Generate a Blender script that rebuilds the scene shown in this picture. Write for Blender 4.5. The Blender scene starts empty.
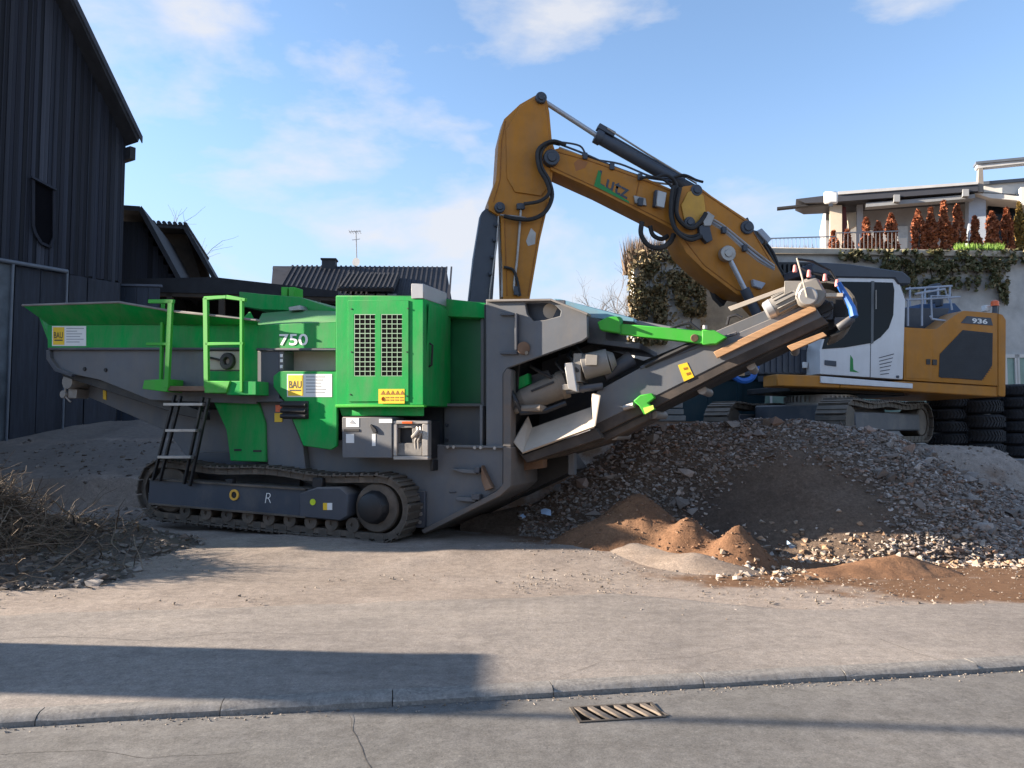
import bpy, bmesh, math, random
from mathutils import Vector, Matrix, noise

R = math.radians
V = Vector
rnd = random.Random(7)
sc = bpy.context.scene
col = sc.collection

# ------------------------------------------------------------------ camera, sky, sun, exposure
FPX, PITCH, CAMZ = 773.0, R(3.4), 1.62
cam_d = bpy.data.cameras.new('camera')
cam_d.sensor_width = 36.0
cam_d.lens = FPX / 1024 * 36.0
cam_d.clip_start, cam_d.clip_end = 0.05, 3000
cam = bpy.data.objects.new('camera', cam_d)
cam.location = (0, 0, CAMZ)
cam.rotation_euler = (R(90) + PITCH, 0, 0)
col.objects.link(cam)
sc.camera = cam

SUN_EL, SUN_BEHIND = R(18.5), R(-5.0)      # low winter sun, from the left
world = bpy.data.worlds.new('World')
sc.world = world
world.use_nodes = True
wn, wl = world.node_tree.nodes, world.node_tree.links
wn.clear()
w_out = wn.new('ShaderNodeOutputWorld')
w_bg = wn.new('ShaderNodeBackground')
w_sky = wn.new('ShaderNodeTexSky')
w_sky.sky_type = 'NISHITA'
w_sky.sun_disc = False
w_sky.sun_elevation = SUN_EL
w_sky.sun_rotation = R(-90) - SUN_BEHIND
w_sky.altitude = 400
w_sky.air_density = 0.9
w_sky.dust_density = 0.0
w_sky.ozone_density = 1.6
w_bg.inputs['Strength'].default_value = 0.092
w_tc = wn.new('ShaderNodeTexCoord')
w_map = wn.new('ShaderNodeMapping')
w_map.inputs['Scale'].default_value = (1.0, 1.0, 2.4)
w_map.inputs['Location'].default_value = (16.77, 15.35, 15.79)
w_n = wn.new('ShaderNodeTexNoise')
w_n.inputs['Scale'].default_value = 2.6
w_n.inputs['Detail'].default_value = 7
w_n.inputs['Roughness'].default_value = 0.57
w_n.inputs['Distortion'].default_value = 0.25
w_r = wn.new('ShaderNodeValToRGB')
w_r.color_ramp.elements[0].position = 0.515
w_r.color_ramp.elements[0].color = (0, 0, 0, 1)
w_r.color_ramp.elements[1].position = 0.655
w_r.color_ramp.elements[1].color = (0.85, 0.85, 0.85, 1)
w_mix = wn.new('ShaderNodeMix')
w_mix.data_type = 'RGBA'
w_mix.inputs['B'].default_value = (2.6, 2.62, 2.75, 1)      # thin sunlit cloud
wl.new(w_tc.outputs['Generated'], w_map.inputs['Vector'])
wl.new(w_map.outputs['Vector'], w_n.inputs['Vector'])
wl.new(w_n.outputs['Fac'], w_r.inputs['Fac'])
wl.new(w_r.outputs['Color'], w_mix.inputs['Factor'])
# pale haze that thickens evenly towards the horizon all round
w_sep = wn.new('ShaderNodeSeparateXYZ')
w_hz = wn.new('ShaderNodeMapRange')
w_hz.interpolation_type = 'SMOOTHSTEP'
w_hz.inputs['From Min'].default_value = 0.42
w_hz.inputs['From Max'].default_value = 0.03
w_hz.inputs['To Max'].default_value = 0.82
w_hmix = wn.new('ShaderNodeMix')
w_hmix.data_type = 'RGBA'
w_hmix.inputs['B'].default_value = (1.60, 1.92, 2.5, 1)
wl.new(w_tc.outputs['Generated'], w_sep.inputs[0])
wl.new(w_sep.outputs['Z'], w_hz.inputs['Value'])
wl.new(w_hz.outputs['Result'], w_hmix.inputs['Factor'])
wl.new(w_sky.outputs['Color'], w_hmix.inputs['A'])
wl.new(w_hmix.outputs['Result'], w_mix.inputs['A'])
wl.new(w_mix.outputs['Result'], w_bg.inputs['Color'])
wl.new(w_bg.outputs['Background'], w_out.inputs['Surface'])

sun_d = bpy.data.lights.new('sun', 'SUN')
sun_d.energy = 5.0
sun_d.angle = R(0.5)
sun_d.color = (1.0, 0.86, 0.70)
sun = bpy.data.objects.new('sun', sun_d)
SUN_DIR = V((math.cos(SUN_EL) * math.cos(SUN_BEHIND), math.cos(SUN_EL) * math.sin(SUN_BEHIND), -math.sin(SUN_EL)))
sun.rotation_euler = SUN_DIR.to_track_quat('-Z', 'Y').to_euler()
sun.location = (-30, 0, 20)
col.objects.link(sun)

sc.view_settings.view_transform = 'Standard'
sc.view_settings.look = 'None'
sc.view_settings.exposure = 1.85
sc.view_settings.gamma = 1.0
sc.view_settings.use_curve_mapping = False
sc.cycles.max_bounces = 6
sc.cycles.diffuse_bounces = 3
sc.cycles.glossy_bounces = 3
sc.cycles.transmission_bounces = 3

# ------------------------------------------------------------------ helpers
def ray(px, py):
    a, b = (px - 512) / FPX, (384 - py) / FPX
    c, s = math.cos(PITCH), math.sin(PITCH)
    return V((a, c - b * s, s + b * c))

CAM = V((0, 0, CAMZ))

def at_y(px, py, y):                     # a point of the photo at a given distance
    r = ray(px, py)
    return CAM + r * (y / r.y)

def at_z(px, py, z=0.0):                 # a point of the photo on level ground
    r = ray(px, py)
    return CAM + r * ((z - CAMZ) / r.z)

class Frame:                             # a thing's own axes: x along it, y away, z up
    def __init__(s, o, ex):
        s.o = V(o)
        s.ex = V(ex).normalized()
        s.ey = V((0, 0, 1)).cross(s.ex).normalized()
        s.ez = s.ex.cross(s.ey).normalized()
        m = Matrix((s.ex, s.ey, s.ez)).transposed().to_4x4()
        m.translation = s.o
        s.M, s.I = m, m.inverted()
        s.sh = 0.0                       # extra depth for the part being built
    def L(s, px, py, d=0.0):             # photo point on the plane local y = d
        d += s.sh
        o, r = s.I @ CAM, s.I.to_3x3() @ ray(px, py)
        return o + r * ((d - o.y) / r.y)
    def P(s, pts, d=0.0):
        return [s.L(x, y, d) for x, y in pts]
    def W(s, p):
        return s.I @ V(p)

class MB:                                # collects shapes, builds ONE mesh object
    def __init__(s):
        s.v, s.f, s.a = [], [], []
    def add(s, vs, fs, a=0.0):
        n = len(s.v)
        s.v += [V(p) for p in vs]
        s.f += [[i + n for i in f] for f in fs]
        s.a += [a] * len(fs)
        return s
    def slab(s, pts, t):                 # planar outline pushed along t
        n = len(pts); t = V(t)
        vs = [V(p) for p in pts] + [V(p) + t for p in pts]
        fs = [list(range(n)), [2 * n - 1 - i for i in range(n)]]
        fs += [[i, i + n, (i + 1) % n + n, (i + 1) % n] for i in range(n)]
        return s.add(vs, fs)
    def box(s, x0, x1, y0, y1, z0, z1):
        return s.slab([(x0, y0, z0), (x1, y0, z0), (x1, y0, z1), (x0, y0, z1)], (0, y1 - y0, 0))
    def prism(s, fr, pts, d0, d1):
        return s.slab(fr.P(pts, d0), (0, d1 - d0, 0))
    def rect(s, fr, x0, y0, x1, y1, d0, d1):
        return s.prism(fr, [(x0, y1), (x1, y1), (x1, y0), (x0, y0)], d0, d1)
    def loft(s, A, B):                   # two outlines of equal count
        n = len(A)
        fs = [list(range(n)), [2 * n - 1 - i for i in range(n)]]
        fs += [[i, i + n, (i + 1) % n + n, (i + 1) % n] for i in range(n)]
        return s.add(list(A) + list(B), fs)
    def holed(s, outer, inners, t):      # outline with holes, pushed along t
        bm = bmesh.new()
        for loop in [outer] + inners:
            vs = [bm.verts.new(p) for p in loop]
            for i in range(len(vs)):
                bm.edges.new((vs[i], vs[(i + 1) % len(vs)]))
        bmesh.ops.triangle_fill(bm, use_beauty=True, edges=bm.edges[:])
        r = bmesh.ops.extrude_face_region(bm, geom=bm.faces[:])
        bmesh.ops.translate(bm, verts=[g for g in r['geom'] if isinstance(g, bmesh.types.BMVert)], vec=V(t))
        bm.verts.index_update()
        s.add([v.co.copy() for v in bm.verts], [[v.index for v in f.verts] for f in bm.faces])
        bm.free()
        return s
    def cyl(s, p0, p1, r0, r1=None, seg=14, caps=True):
        r1 = r0 if r1 is None else r1
        p0, p1 = V(p0), V(p1)
        d = (p1 - p0).normalized()
        u = d.orthogonal().normalized(); w = d.cross(u)
        vs = []
        for p, r in ((p0, r0), (p1, r1)):
            vs += [p + (u * math.cos(2 * math.pi * i / seg) + w * math.sin(2 * math.pi * i / seg)) * r for i in range(seg)]
        fs = [[i, (i + 1) % seg, (i + 1) % seg + seg, i + seg] for i in range(seg)]
        if caps:
            fs += [list(range(seg))[::-1], list(range(seg, 2 * seg))]
        return s.add(vs, fs)
    def tube(s, path, r, seg=8, taper=None, a=0.0):
        path = [V(p) for p in path]
        n = len(path); vs = []; u = None
        for i, p in enumerate(path):
            d = (path[min(i + 1, n - 1)] - path[max(i - 1, 0)])
            d = d.normalized() if d.length > 1e-9 else V((0, 0, 1))
            if u is None:
                u = d.orthogonal().normalized()
            else:
                u = (u - d * u.dot(d))
                u = u.normalized() if u.length > 1e-6 else d.orthogonal().normalized()
            w = d.cross(u)
            rr = r if taper is None else r + (taper - r) * i / (n - 1)
            vs += [p + (u * math.cos(2 * math.pi * k / seg) + w * math.sin(2 * math.pi * k / seg)) * rr for k in range(seg)]
        fs = []
        for i in range(n - 1):
            for k in range(seg):
                a0, b0 = i * seg + k, i * seg + (k + 1) % seg
                fs.append([a0, b0, b0 + seg, a0 + seg])
        fs += [list(range(seg))[::-1], [(n - 1) * seg + k for k in range(seg)]]
        return s.add(vs, fs, a)
    def bar(s, p0, p1, w, h, up=(0, 0, 1)):   # rectangular bar
        p0, p1 = V(p0), V(p1)
        d = (p1 - p0).normalized()
        sd = d.cross(V(up)).normalized(); uu = sd.cross(d)
        q = [sd * (a * w / 2) + uu * (b * h / 2) for a, b in ((-1, -1), (1, -1), (1, 1), (-1, 1))]
        return s.slab([p0 + k for k in q], p1 - p0)
    def ring(s, c, axis, r_in, r_out, w, seg=20):
        c, d = V(c), V(axis).normalized()
        u = d.orthogonal().normalized(); q = d.cross(u); vs = []
        for i in range(seg):
            e = u * math.cos(2 * math.pi * i / seg) + q * math.sin(2 * math.pi * i / seg)
            vs += [c + e * r_in, c + e * r_out, c + e * r_out + d * w, c + e * r_in + d * w]
        fs = []
        for i in range(seg):
            j = (i + 1) % seg
            for k in range(4):
                fs.append([i * 4 + k, i * 4 + (k + 1) % 4, j * 4 + (k + 1) % 4, j * 4 + k])
        return s.add(vs, fs)
    def build(s, name, m, parent=None, bevel=0.0, smooth=True, xf=None, seg=1, attr=False, mesh_only=False):
        me = bpy.data.meshes.new(name)
        bm = bmesh.new()
        vs = [bm.verts.new(p) for p in s.v]
        lay = bm.faces.layers.float.new('rnd') if attr else None
        for f, a in zip(s.f, s.a):
            try:
                fc = bm.faces.new([vs[i] for i in f])
                if lay: fc[lay] = a
            except ValueError:
                pass
        bmesh.ops.recalc_face_normals(bm, faces=bm.faces[:])
        if bevel:
            es = [e for e in bm.edges if len(e.link_faces) == 2 and e.calc_face_angle(0) > R(28)]
            bmesh.ops.bevel(bm, geom=es, offset=bevel, segments=seg, profile=0.7, affect='EDGES', clamp_overlap=True)
        bm.to_mesh(me); bm.free()
        if m: me.materials.append(m)
        if smooth:
            me.polygons.foreach_set('use_smooth', [True] * len(me.polygons))
            me.set_sharp_from_angle(angle=R(38))
        if mesh_only:
            return me
        return put(name, me, parent, xf)

def put(name, me, parent=None, xf=None):
    o = bpy.data.objects.new(name, me)
    col.objects.link(o)
    if parent is not None:
        o.parent = parent
    if xf is not None:
        o.matrix_local = xf
    return o

def tag(o, label=None, cat=None, group=None, kind=None):
    if label: o['label'] = label
    if cat: o['category'] = cat
    if group: o['group'] = group
    if kind: o['kind'] = kind
    return o

def thing(name, label, cat, M=None, group=None, kind=None):
    o = bpy.data.objects.new(name, None)
    o.empty_display_size = 0.3
    col.objects.link(o)
    if M is not None:
        o.matrix_world = M if isinstance(M, Matrix) else Matrix.Translation(M)
    return tag(o, label, cat, group, kind)

def writing(string, name, m, parent, ll, lr, ul, depth=0.003, bold=0.0):
    """lettering fitted into the parallelogram lower-left, lower-right, upper-left (local points)"""
    cu = bpy.data.curves.new(name, 'FONT')
    cu.body = string
    cu.offset = bold
    cu.resolution_u = 4
    t = bpy.data.objects.new(name, cu)
    col.objects.link(t)
    bpy.context.view_layer.update()
    me = bpy.data.meshes.new_from_object(t.evaluated_get(bpy.context.evaluated_depsgraph_get()))
    bpy.data.objects.remove(t)
    bpy.data.curves.remove(cu)
    xs = [v.co.x for v in me.vertices]; ys = [v.co.y for v in me.vertices]
    x0, x1, y0, y1 = min(xs), max(xs), min(ys), max(ys)
    ll, lr, ul = V(ll), V(lr), V(ul)
    n = (lr - ll).cross(ul - ll).normalized() * depth
    for v in me.vertices:
        v.co = ll + (lr - ll) * ((v.co.x - x0) / (x1 - x0)) + (ul - ll) * ((v.co.y - y0) / (y1 - y0)) + n
    me.name = name
    me.materials.clear(); me.materials.append(m)
    return put(name, me, parent)

# ------------------------------------------------------------------ materials
MATS = {}
def mat(name, c, rough=0.5, metal=0.0, var=0.12, scale=2.5, dirt=None, damt=0.5, dscale=1.3, bump=0.0, bscale=30.0,
        film=0.0, stretch=None, coat=0.0, spec=0.5, rnd_obj=None, rnd_attr=None, dust=None, dustamt=0.0, alpha=None):
    if name in MATS: return MATS[name]
    m = bpy.data.materials.new(name); m.use_nodes = True
    n, l = m.node_tree.nodes, m.node_tree.links
    b = n['Principled BSDF']
    b.inputs['Metallic'].default_value = metal
    b.inputs['Specular IOR Level'].default_value = spec
    if coat: b.inputs['Coat Weight'].default_value = coat; b.inputs['Coat Roughness'].default_value = 0.15
    tc = n.new('ShaderNodeTexCoord'); src = tc.outputs['Object']
    if stretch:
        mp = n.new('ShaderNodeMapping'); mp.inputs['Scale'].default_value = stretch
        l.new(src, mp.inputs['Vector']); src = mp.outputs['Vector']
    def noise_(sca, det=6, ro=0.6):
        t = n.new('ShaderNodeTexNoise'); t.inputs['Scale'].default_value = sca
        t.inputs['Detail'].default_value = det; t.inputs['Roughness'].default_value = ro
        l.new(src, t.inputs['Vector']); return t.outputs['Fac']
    def ramp(fac, els):
        r = n.new('ShaderNodeValToRGB')
        while len(r.color_ramp.elements) < len(els): r.color_ramp.elements.new(0.5)
        for e, (p, cc) in zip(r.color_ramp.elements, els):
            e.position = p; e.color = (*cc[:3], 1)
        l.new(fac, r.inputs['Fac']); return r.outputs['Color']
    def mix(fac, A, B):
        x = n.new('ShaderNodeMix'); x.data_type = 'RGBA'
        for s_, val in (('Factor', fac), ('A', A), ('B', B)):
            if isinstance(val, (int, float)): x.inputs[s_].default_value = val
            elif isinstance(val, tuple): x.inputs[s_].default_value = (*val[:3], 1)
            else: l.new(val, x.inputs[s_])
        return x.outputs['Result']
    if rnd_obj or rnd_attr:
        pal = rnd_obj or rnd_attr
        if rnd_obj:
            oi = n.new('ShaderNodeObjectInfo'); fac = oi.outputs['Random']
        else:
            at = n.new('ShaderNodeAttribute'); at.attribute_name = 'rnd'; fac = at.outputs['Fac']
        base = ramp(fac, [(i / max(1, len(pal) - 1), p) for i, p in enumerate(pal)])
        k = ramp(noise_(scale), [(0.3, (1 - var,) * 3), (0.7, (1 + var,) * 3)])
        mm = n.new('ShaderNodeMix'); mm.data_type = 'RGBA'; mm.blend_type = 'MULTIPLY'; mm.inputs['Factor'].default_value = 1
        l.new(base, mm.inputs['A']); l.new(k, mm.inputs['B']); colr = mm.outputs['Result']
    else:
        colr = ramp(noise_(scale), [(0.3, tuple(x * (1 - var) for x in c)), (0.7, tuple(min(1, x * (1 + var)) for x in c))])
    if dirt:
        f = ramp(noise_(dscale, 9, 0.68), [(0.62 - 0.3 * damt, (0, 0, 0)), (0.80 - 0.25 * damt, (1, 1, 1))])
        f2 = n.new('ShaderNodeMath'); f2.operation = 'MULTIPLY'; f2.inputs[1].default_value = min(1, 0.35 + 0.6 * damt)
        l.new(f, f2.inputs[0])
        colr = mix(f2.outputs[0], colr, dirt)
    if film:                                             # thin uneven film of dust and faded paint, in soft runs
        mp2 = n.new('ShaderNodeMapping'); mp2.inputs['Scale'].default_value = (1.6, 1.6, .45); l.new(tc.outputs['Object'], mp2.inputs['Vector'])
        t2 = n.new('ShaderNodeTexNoise'); t2.inputs['Scale'].default_value = 2.2; t2.inputs['Detail'].default_value = 10; t2.inputs['Roughness'].default_value = .72
        l.new(mp2.outputs['Vector'], t2.inputs['Vector'])
        fr_ = n.new('ShaderNodeMapRange'); fr_.inputs['From Min'].default_value = .40; fr_.inputs['From Max'].default_value = .72; fr_.inputs['To Max'].default_value = film
        l.new(t2.outputs['Fac'], fr_.inputs['Value']); colr = mix(fr_.outputs['Result'], colr, (0.20, 0.17, 0.14))
        sc_ = ramp(noise_(38, 4, .8), [(0.70, (0, 0, 0)), (0.76, (1, 1, 1))])
        sm_ = n.new('ShaderNodeMath'); sm_.operation = 'MULTIPLY'; sm_.inputs[1].default_value = min(1, film * 1.5); l.new(sc_, sm_.inputs[0])
        colr = mix(sm_.outputs[0], colr, (0.16, 0.13, 0.10))
    if dust:                                             # dust settled on faces that look up
        g = n.new('ShaderNodeNewGeometry'); sx = n.new('ShaderNodeSeparateXYZ'); l.new(g.outputs['Normal'], sx.inputs[0])
        mr = n.new('ShaderNodeMapRange'); mr.inputs['From Min'].default_value = 0.25; mr.inputs['From Max'].default_value = 0.9
        mr.inputs['To Max'].default_value = dustamt
        l.new(sx.outputs['Z'], mr.inputs['Value'])
        colr = mix(mr.outputs['Result'], colr, dust)
    l.new(colr, b.inputs['Base Color'])
    rr = n.new('ShaderNodeMapRange'); rr.inputs['To Min'].default_value = max(0, rough - 0.1); rr.inputs['To Max'].default_value = min(1, rough + 0.12)
    l.new(noise_(scale * 2.3), rr.inputs['Value']); l.new(rr.outputs['Result'], b.inputs['Roughness'])
    if bump:
        bp = n.new('ShaderNodeBump'); bp.inputs['Strength'].default_value = 1.0; bp.inputs['Distance'].default_value = bump
        l.new(noise_(bscale, 8, 0.65), bp.inputs['Height']); l.new(bp.outputs['Normal'], b.inputs['Normal'])
    MATS[name] = m
    return m

DUST = (0.30, 0.25, 0.20)
GREEN = mat('green_paint', (0.006, 0.31, 0.065), 0.55, spec=.10, dirt=(0.035, 0.20, 0.06), damt=0.25, var=0.08, dust=DUST, dustamt=0.35, bump=0.0012, bscale=6, film=.38)
GREENB = mat('bright_green_paint', (0.045, 0.38, 0.035), 0.5, spec=.25, var=0.08, dirt=DUST, damt=0.12, film=.22)
GREYM = mat('machine_grey_paint', (0.125, 0.135, 0.150), 0.55, spec=.25, dirt=(0.17, 0.16, 0.15), damt=0.28, var=0.1, dust=DUST, dustamt=0.5, bump=0.0012, bscale=6, film=.4)
GREYD = mat('dark_grey_paint', (0.055, 0.062, 0.078), 0.5, dirt=(0.17, 0.15, 0.13), damt=0.35, dust=DUST, dustamt=0.5)
BLACK = mat('black_paint', (0.012, 0.012, 0.014), 0.5, dirt=(0.10, 0.085, 0.07), damt=0.3)
RUBBER = mat('rubber', (0.016, 0.016, 0.018), 0.65, dirt=(0.09, 0.08, 0.07), damt=0.3, bump=0.002, bscale=40)
STEEL = mat('worn_steel', (0.36, 0.34, 0.32), 0.42, metal=0.6, dirt=(0.20, 0.14, 0.09), damt=0.35)
CHROME = mat('chrome_rod', (0.42, 0.44, 0.48), 0.3, metal=0.4, var=0.04)
RUST = mat('rusty_steel', (0.15, 0.085, 0.05), 0.75, dirt=(0.24, 0.17, 0.12), damt=0.5, var=0.3, bump=0.002)
TRACKM = mat('track_steel', (0.10, 0.085, 0.07), 0.6, metal=0.3, dirt=(0.22, 0.17, 0.13), damt=0.55, var=0.25, bump=0.003, dust=DUST, dustamt=0.5)
CHUTE = mat('dusty_sunlit_plate', (0.46, 0.40, 0.33), 0.75, dirt=(0.30, 0.26, 0.22), damt=0.35, var=0.12)  # dusty beige, also used as sunlight on some grey plates
SILVER = mat('silver_sheet', (0.40, 0.395, 0.39), 0.35, metal=0.4, var=0.06, dirt=(0.4, 0.38, 0.34), damt=0.2)
YELLOW = mat('yellow_sticker', (0.80, 0.52, 0.02), 0.45, var=0.05)
STICK = mat('white_sticker', (0.72, 0.73, 0.72), 0.4, var=0.04)
PRINT = mat('black_print', (0.03, 0.03, 0.03), 0.5, var=0.05)
PRINTG = mat('grey_print', (0.33, 0.34, 0.36), 0.5, var=0.05)
WHITE = mat('white_lettering', (0.85, 0.85, 0.82), 0.45, var=0.03)
WOODB = mat('board_wood', (0.42, 0.24, 0.12), 0.75, var=0.2, scale=6, stretch=(1, 8, 8), dirt=(0.2, 0.13, 0.08), damt=0.3)
ORANGE = mat('orange_paint', (0.455, 0.185, 0.022), 0.5, spec=.25, dirt=(0.30, 0.13, 0.025), damt=0.3, var=0.1, dust=DUST, dustamt=0.3, film=.25)
CABW = mat('cab_white_paint', (0.68, 0.69, 0.71), 0.35, dirt=(0.5, 0.48, 0.45), damt=0.2, var=0.05, coat=0.1, film=.15)
CABD = mat('cab_dark_trim', (0.045, 0.055, 0.075), 0.5, dirt=(0.12, 0.12, 0.12), damt=0.25)
GLASS = mat('dark_tinted_glass', (0.006, 0.009, 0.014), 0.05, var=0.1, spec=0.18)
GRILLE = mat('black_grille', (0.02, 0.024, 0.032), 0.6, var=0.2)
LGREEN = mat('logo_green', (0.01, 0.22, 0.045), 0.5, var=0.05)
BLUEH = mat('blue_hose', (0.012, 0.10, 0.38), 0.5, var=0.1)
PINK = mat('pink_lamp_glass', (0.75, 0.28, 0.25), 0.3, var=0.05)
ORL = mat('beacon_orange', (0.75, 0.12, 0.02), 0.25, var=0.05)
SKYSH = mat('sky_reflecting_sheet', (0.16, 0.30, 0.38), 0.35, var=0.1, dirt=DUST, damt=0.2)  # blue tint is the sky's reflection put into the colour

# ------------------------------------------------------------------ ground, road, forecourt, kerb, drain
def sstep(a, b, x):
    t = max(0.0, min(1.0, (x - a) / (b - a)))
    return t * t * (3 - 2 * t)

KA, KB = at_z(0, 719), at_z(1020, 663)
K = Frame((KA.x, KA.y, 0), (KB.x - KA.x, KB.y - KA.y, 0))     # x along the kerb, y away from the road

def hgt(x, y):
    p = V((x, y, 0))
    nz = 0.05 * noise.noise(p * 0.55) + 0.025 * noise.noise(p * 1.9)
    k = (K.I @ p).y
    z = 0.0
    # yard behind on the left: a broken asphalt edge, then a rise up to the barn
    edge = 15.2 + 0.35 * noise.noise(V((x * 0.9, 3, 0))) + 2.2 * sstep(-7.6, -5.5, x)
    left = sstep(edge - 0.15, edge + 0.12, y) * 0.55 + 0.225 * max(0, min(y, 20.8) - edge)
    # behind on the right: made ground under the excavator, a lower slab by the tyres
    right = 1.3 * sstep(13.0, 14.6, y)
    far = max(0.0, min(0.95, (y - 9.5) * 0.105))
    right = right + (far - right) * sstep(8.9, 10.3, x)
    w = sstep(-3.0, 1.5, x)
    z = left * (1 - w) + right * w
    amp = sstep(8.3, 10.5, y)
    z += nz * amp - 0.014 * (1 - amp) + .08 * sstep(9.0, 10.2, y) * (1 - sstep(2, 3.5, x))
    if k < 0.3:
        z = -0.25
    # slight hollow under the crusher's tipped front end
    return z

def axis(pts):
    out = []
    for a, b, n in pts:
        out += [a + (b - a) * i / n for i in range(n)]
    return out + [pts[-1][1]]
gx = axis([(-900, -60, 6), (-60, -15, 9), (-15, 14, 210), (14, 60, 10), (60, 900, 6)])
gy = axis([(-300, -10, 4), (-10, 3, 8), (3, 24, 170), (24, 60, 10), (60, 1200, 6)])
g = MB()
nx = len(gx)
g.add([(x, y, hgt(x, y)) for y in gy for x in gx],
      [[j * nx + i, j * nx + i + 1, (j + 1) * nx + i + 1, (j + 1) * nx + i] for j in range(len(gy) - 1) for i in range(nx - 1)])

def ground_mat(name, c1, c2, c3, grav=0.5, soil=None, fine=160.0, bumpd=0.012):
    m = bpy.data.materials.new(name); m.use_nodes = True
    n, l = m.node_tree.nodes, m.node_tree.links
    b = n['Principled BSDF']; b.inputs['Roughness'].default_value = 0.92; b.inputs['Specular IOR Level'].default_value = 0.2
    tc = n.new('ShaderNodeTexCoord')
    def nz(s, d=8, ro=0.6, vec=None):
        t = n.new('ShaderNodeTexNoise'); t.inputs['Scale'].default_value = s; t.inputs['Detail'].default_value = d; t.inputs['Roughness'].default_value = ro
        l.new(vec or tc.outputs['Object'], t.inputs['Vector']); return t.outputs['Fac']
    def ramp(f, els):
        r = n.new('ShaderNodeValToRGB')
        while len(r.color_ramp.elements) < len(els): r.color_ramp.elements.new(0.5)
        for e, (p, cc) in zip(r.color_ramp.elements, els): e.position = p; e.color = (*cc, 1)
        l.new(f, r.inputs['Fac']); return r.outputs['Color']
    def mix(f, A, B, mode='MIX'):
        x = n.new('ShaderNodeMix'); x.data_type = 'RGBA'; x.blend_type = mode
        for s_, v_ in (('Factor', f), ('A', A), ('B', B)):
            if isinstance(v_, float): x.inputs[s_].default_value = v_
            elif isinstance(v_, tuple): x.inputs[s_].default_value = (*v_, 1)
            else: l.new(v_, x.inputs[s_])
        return x.outputs['Result']
    cA = ramp(nz(0.55, 9, 0.62), [(0.36, c1), (0.52, c2), (0.66, c3)])
    sp = ramp(nz(fine * .42, 5, 0.8), [(0.30, (0.50, 0.50, 0.50)), (0.44, (0.92, 0.92, 0.92)), (0.56, (1.02, 1.02, 1.02)), (0.70, (1.5, 1.48, 1.44))])
    cA = mix(1.0, cA, sp, 'MULTIPLY')
    sp3 = ramp(nz(26, 4, 0.85), [(0.34, (0.76, 0.76, 0.77)), (0.45, (0.97, 0.97, 0.97)), (0.56, (1.02, 1.02, 1.02)), (0.66, (1.22, 1.21, 1.19))])
    cA = mix(1.0, cA, sp3, 'MULTIPLY')           # coarse aggregate
    sp2 = ramp(nz(9, 6, 0.7), [(0.35, (0.84, 0.83, 0.82)), (0.65, (1.12, 1.12, 1.12))])
    cA = mix(1.0, cA, sp2, 'MULTIPLY')
    pz = ramp(nz(1.35, 5, 0.75), [(0.36, (0.88, 0.88, 0.89)), (0.46, (1, 1, 1)), (0.60, (1.0, 1.0, 1.0)), (0.68, (1.06, 1.05, 1.04))])
    cA = mix(1.0, cA, pz, 'MULTIPLY')            # patches, stains and dust swathes
    mpk = n.new('ShaderNodeMapping'); mpk.inputs['Scale'].default_value = (.35, 2.6, 1); mpk.inputs['Rotation'].default_value = (0, 0, -.12); l.new(tc.outputs['Object'], mpk.inputs['Vector'])
    trk = ramp(nz(1.1, 7, 0.6, mpk.outputs['Vector']), [(0.36, (0.92, 0.92, 0.92)), (0.50, (1, 1, 1)), (0.66, (1.05, 1.05, 1.04))])
    cA = mix(1.0, cA, trk, 'MULTIPLY')           # long faint wheel tracks
    if soil:                                   # brown earth spilled round the piles
      for cs, spots in soil:
        tot = None
        for (sx, sy, rx, ry) in spots:
            mp = n.new('ShaderNodeMapping'); mp.vector_type = 'POINT'
            mp.inputs['Location'].default_value = (-sx / rx, -sy / ry, 0); mp.inputs['Scale'].default_value = (1 / rx, 1 / ry, 0)
            l.new(tc.outputs['Object'], mp.inputs['Vector'])
            ln = n.new('ShaderNodeVectorMath'); ln.operation = 'LENGTH'; l.new(mp.outputs['Vector'], ln.inputs[0])
            mr = n.new('ShaderNodeMapRange'); mr.inputs['From Min'].default_value = 1.0; mr.inputs['From Max'].default_value = 0.0
            mr.inputs['To Min'].default_value = -0.25; mr.inputs['To Max'].default_value = 0.75; mr.clamp = True
            l.new(ln.outputs['Value'], mr.inputs['Value'])
            if tot is None: tot = mr.outputs['Result']
            else:
                mx = n.new('ShaderNodeMath'); mx.operation = 'MAXIMUM'; l.new(tot, mx.inputs[0]); l.new(mr.outputs['Result'], mx.inputs[1]); tot = mx.outputs[0]
        ad = n.new('ShaderNodeMath'); ad.operation = 'ADD'; l.new(tot, ad.inputs[0]); l.new(nz(1.6, 8, 0.65), ad.inputs[1])
        f = ramp(ad.outputs[0], [(0.52, (0, 0, 0)), (0.75, (1, 1, 1))])
        cA = mix(f, cA, mix(1.0, cs, sp2, 'MULTIPLY'))
    l.new(cA, b.inputs['Base Color'])
    h1, h2 = nz(fine * 0.40, 5, 0.75), nz(7, 8, 0.7)
    s1 = n.new('ShaderNodeMath'); s1.operation = 'MULTIPLY'; s1.inputs[1].default_value = 0.45; l.new(h1, s1.inputs[0])
    s2 = n.new('ShaderNodeMath'); s2.operation = 'ADD'; l.new(s1.outputs[0], s2.inputs[0]); l.new(h2, s2.inputs[1])
    bp = n.new('ShaderNodeBump'); bp.inputs['Strength'].default_value = grav; bp.inputs['Distance'].default_value = bumpd
    l.new(s2.outputs[0], bp.inputs['Height']); l.new(bp.outputs['Normal'], b.inputs['Normal'])
    return m

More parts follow.
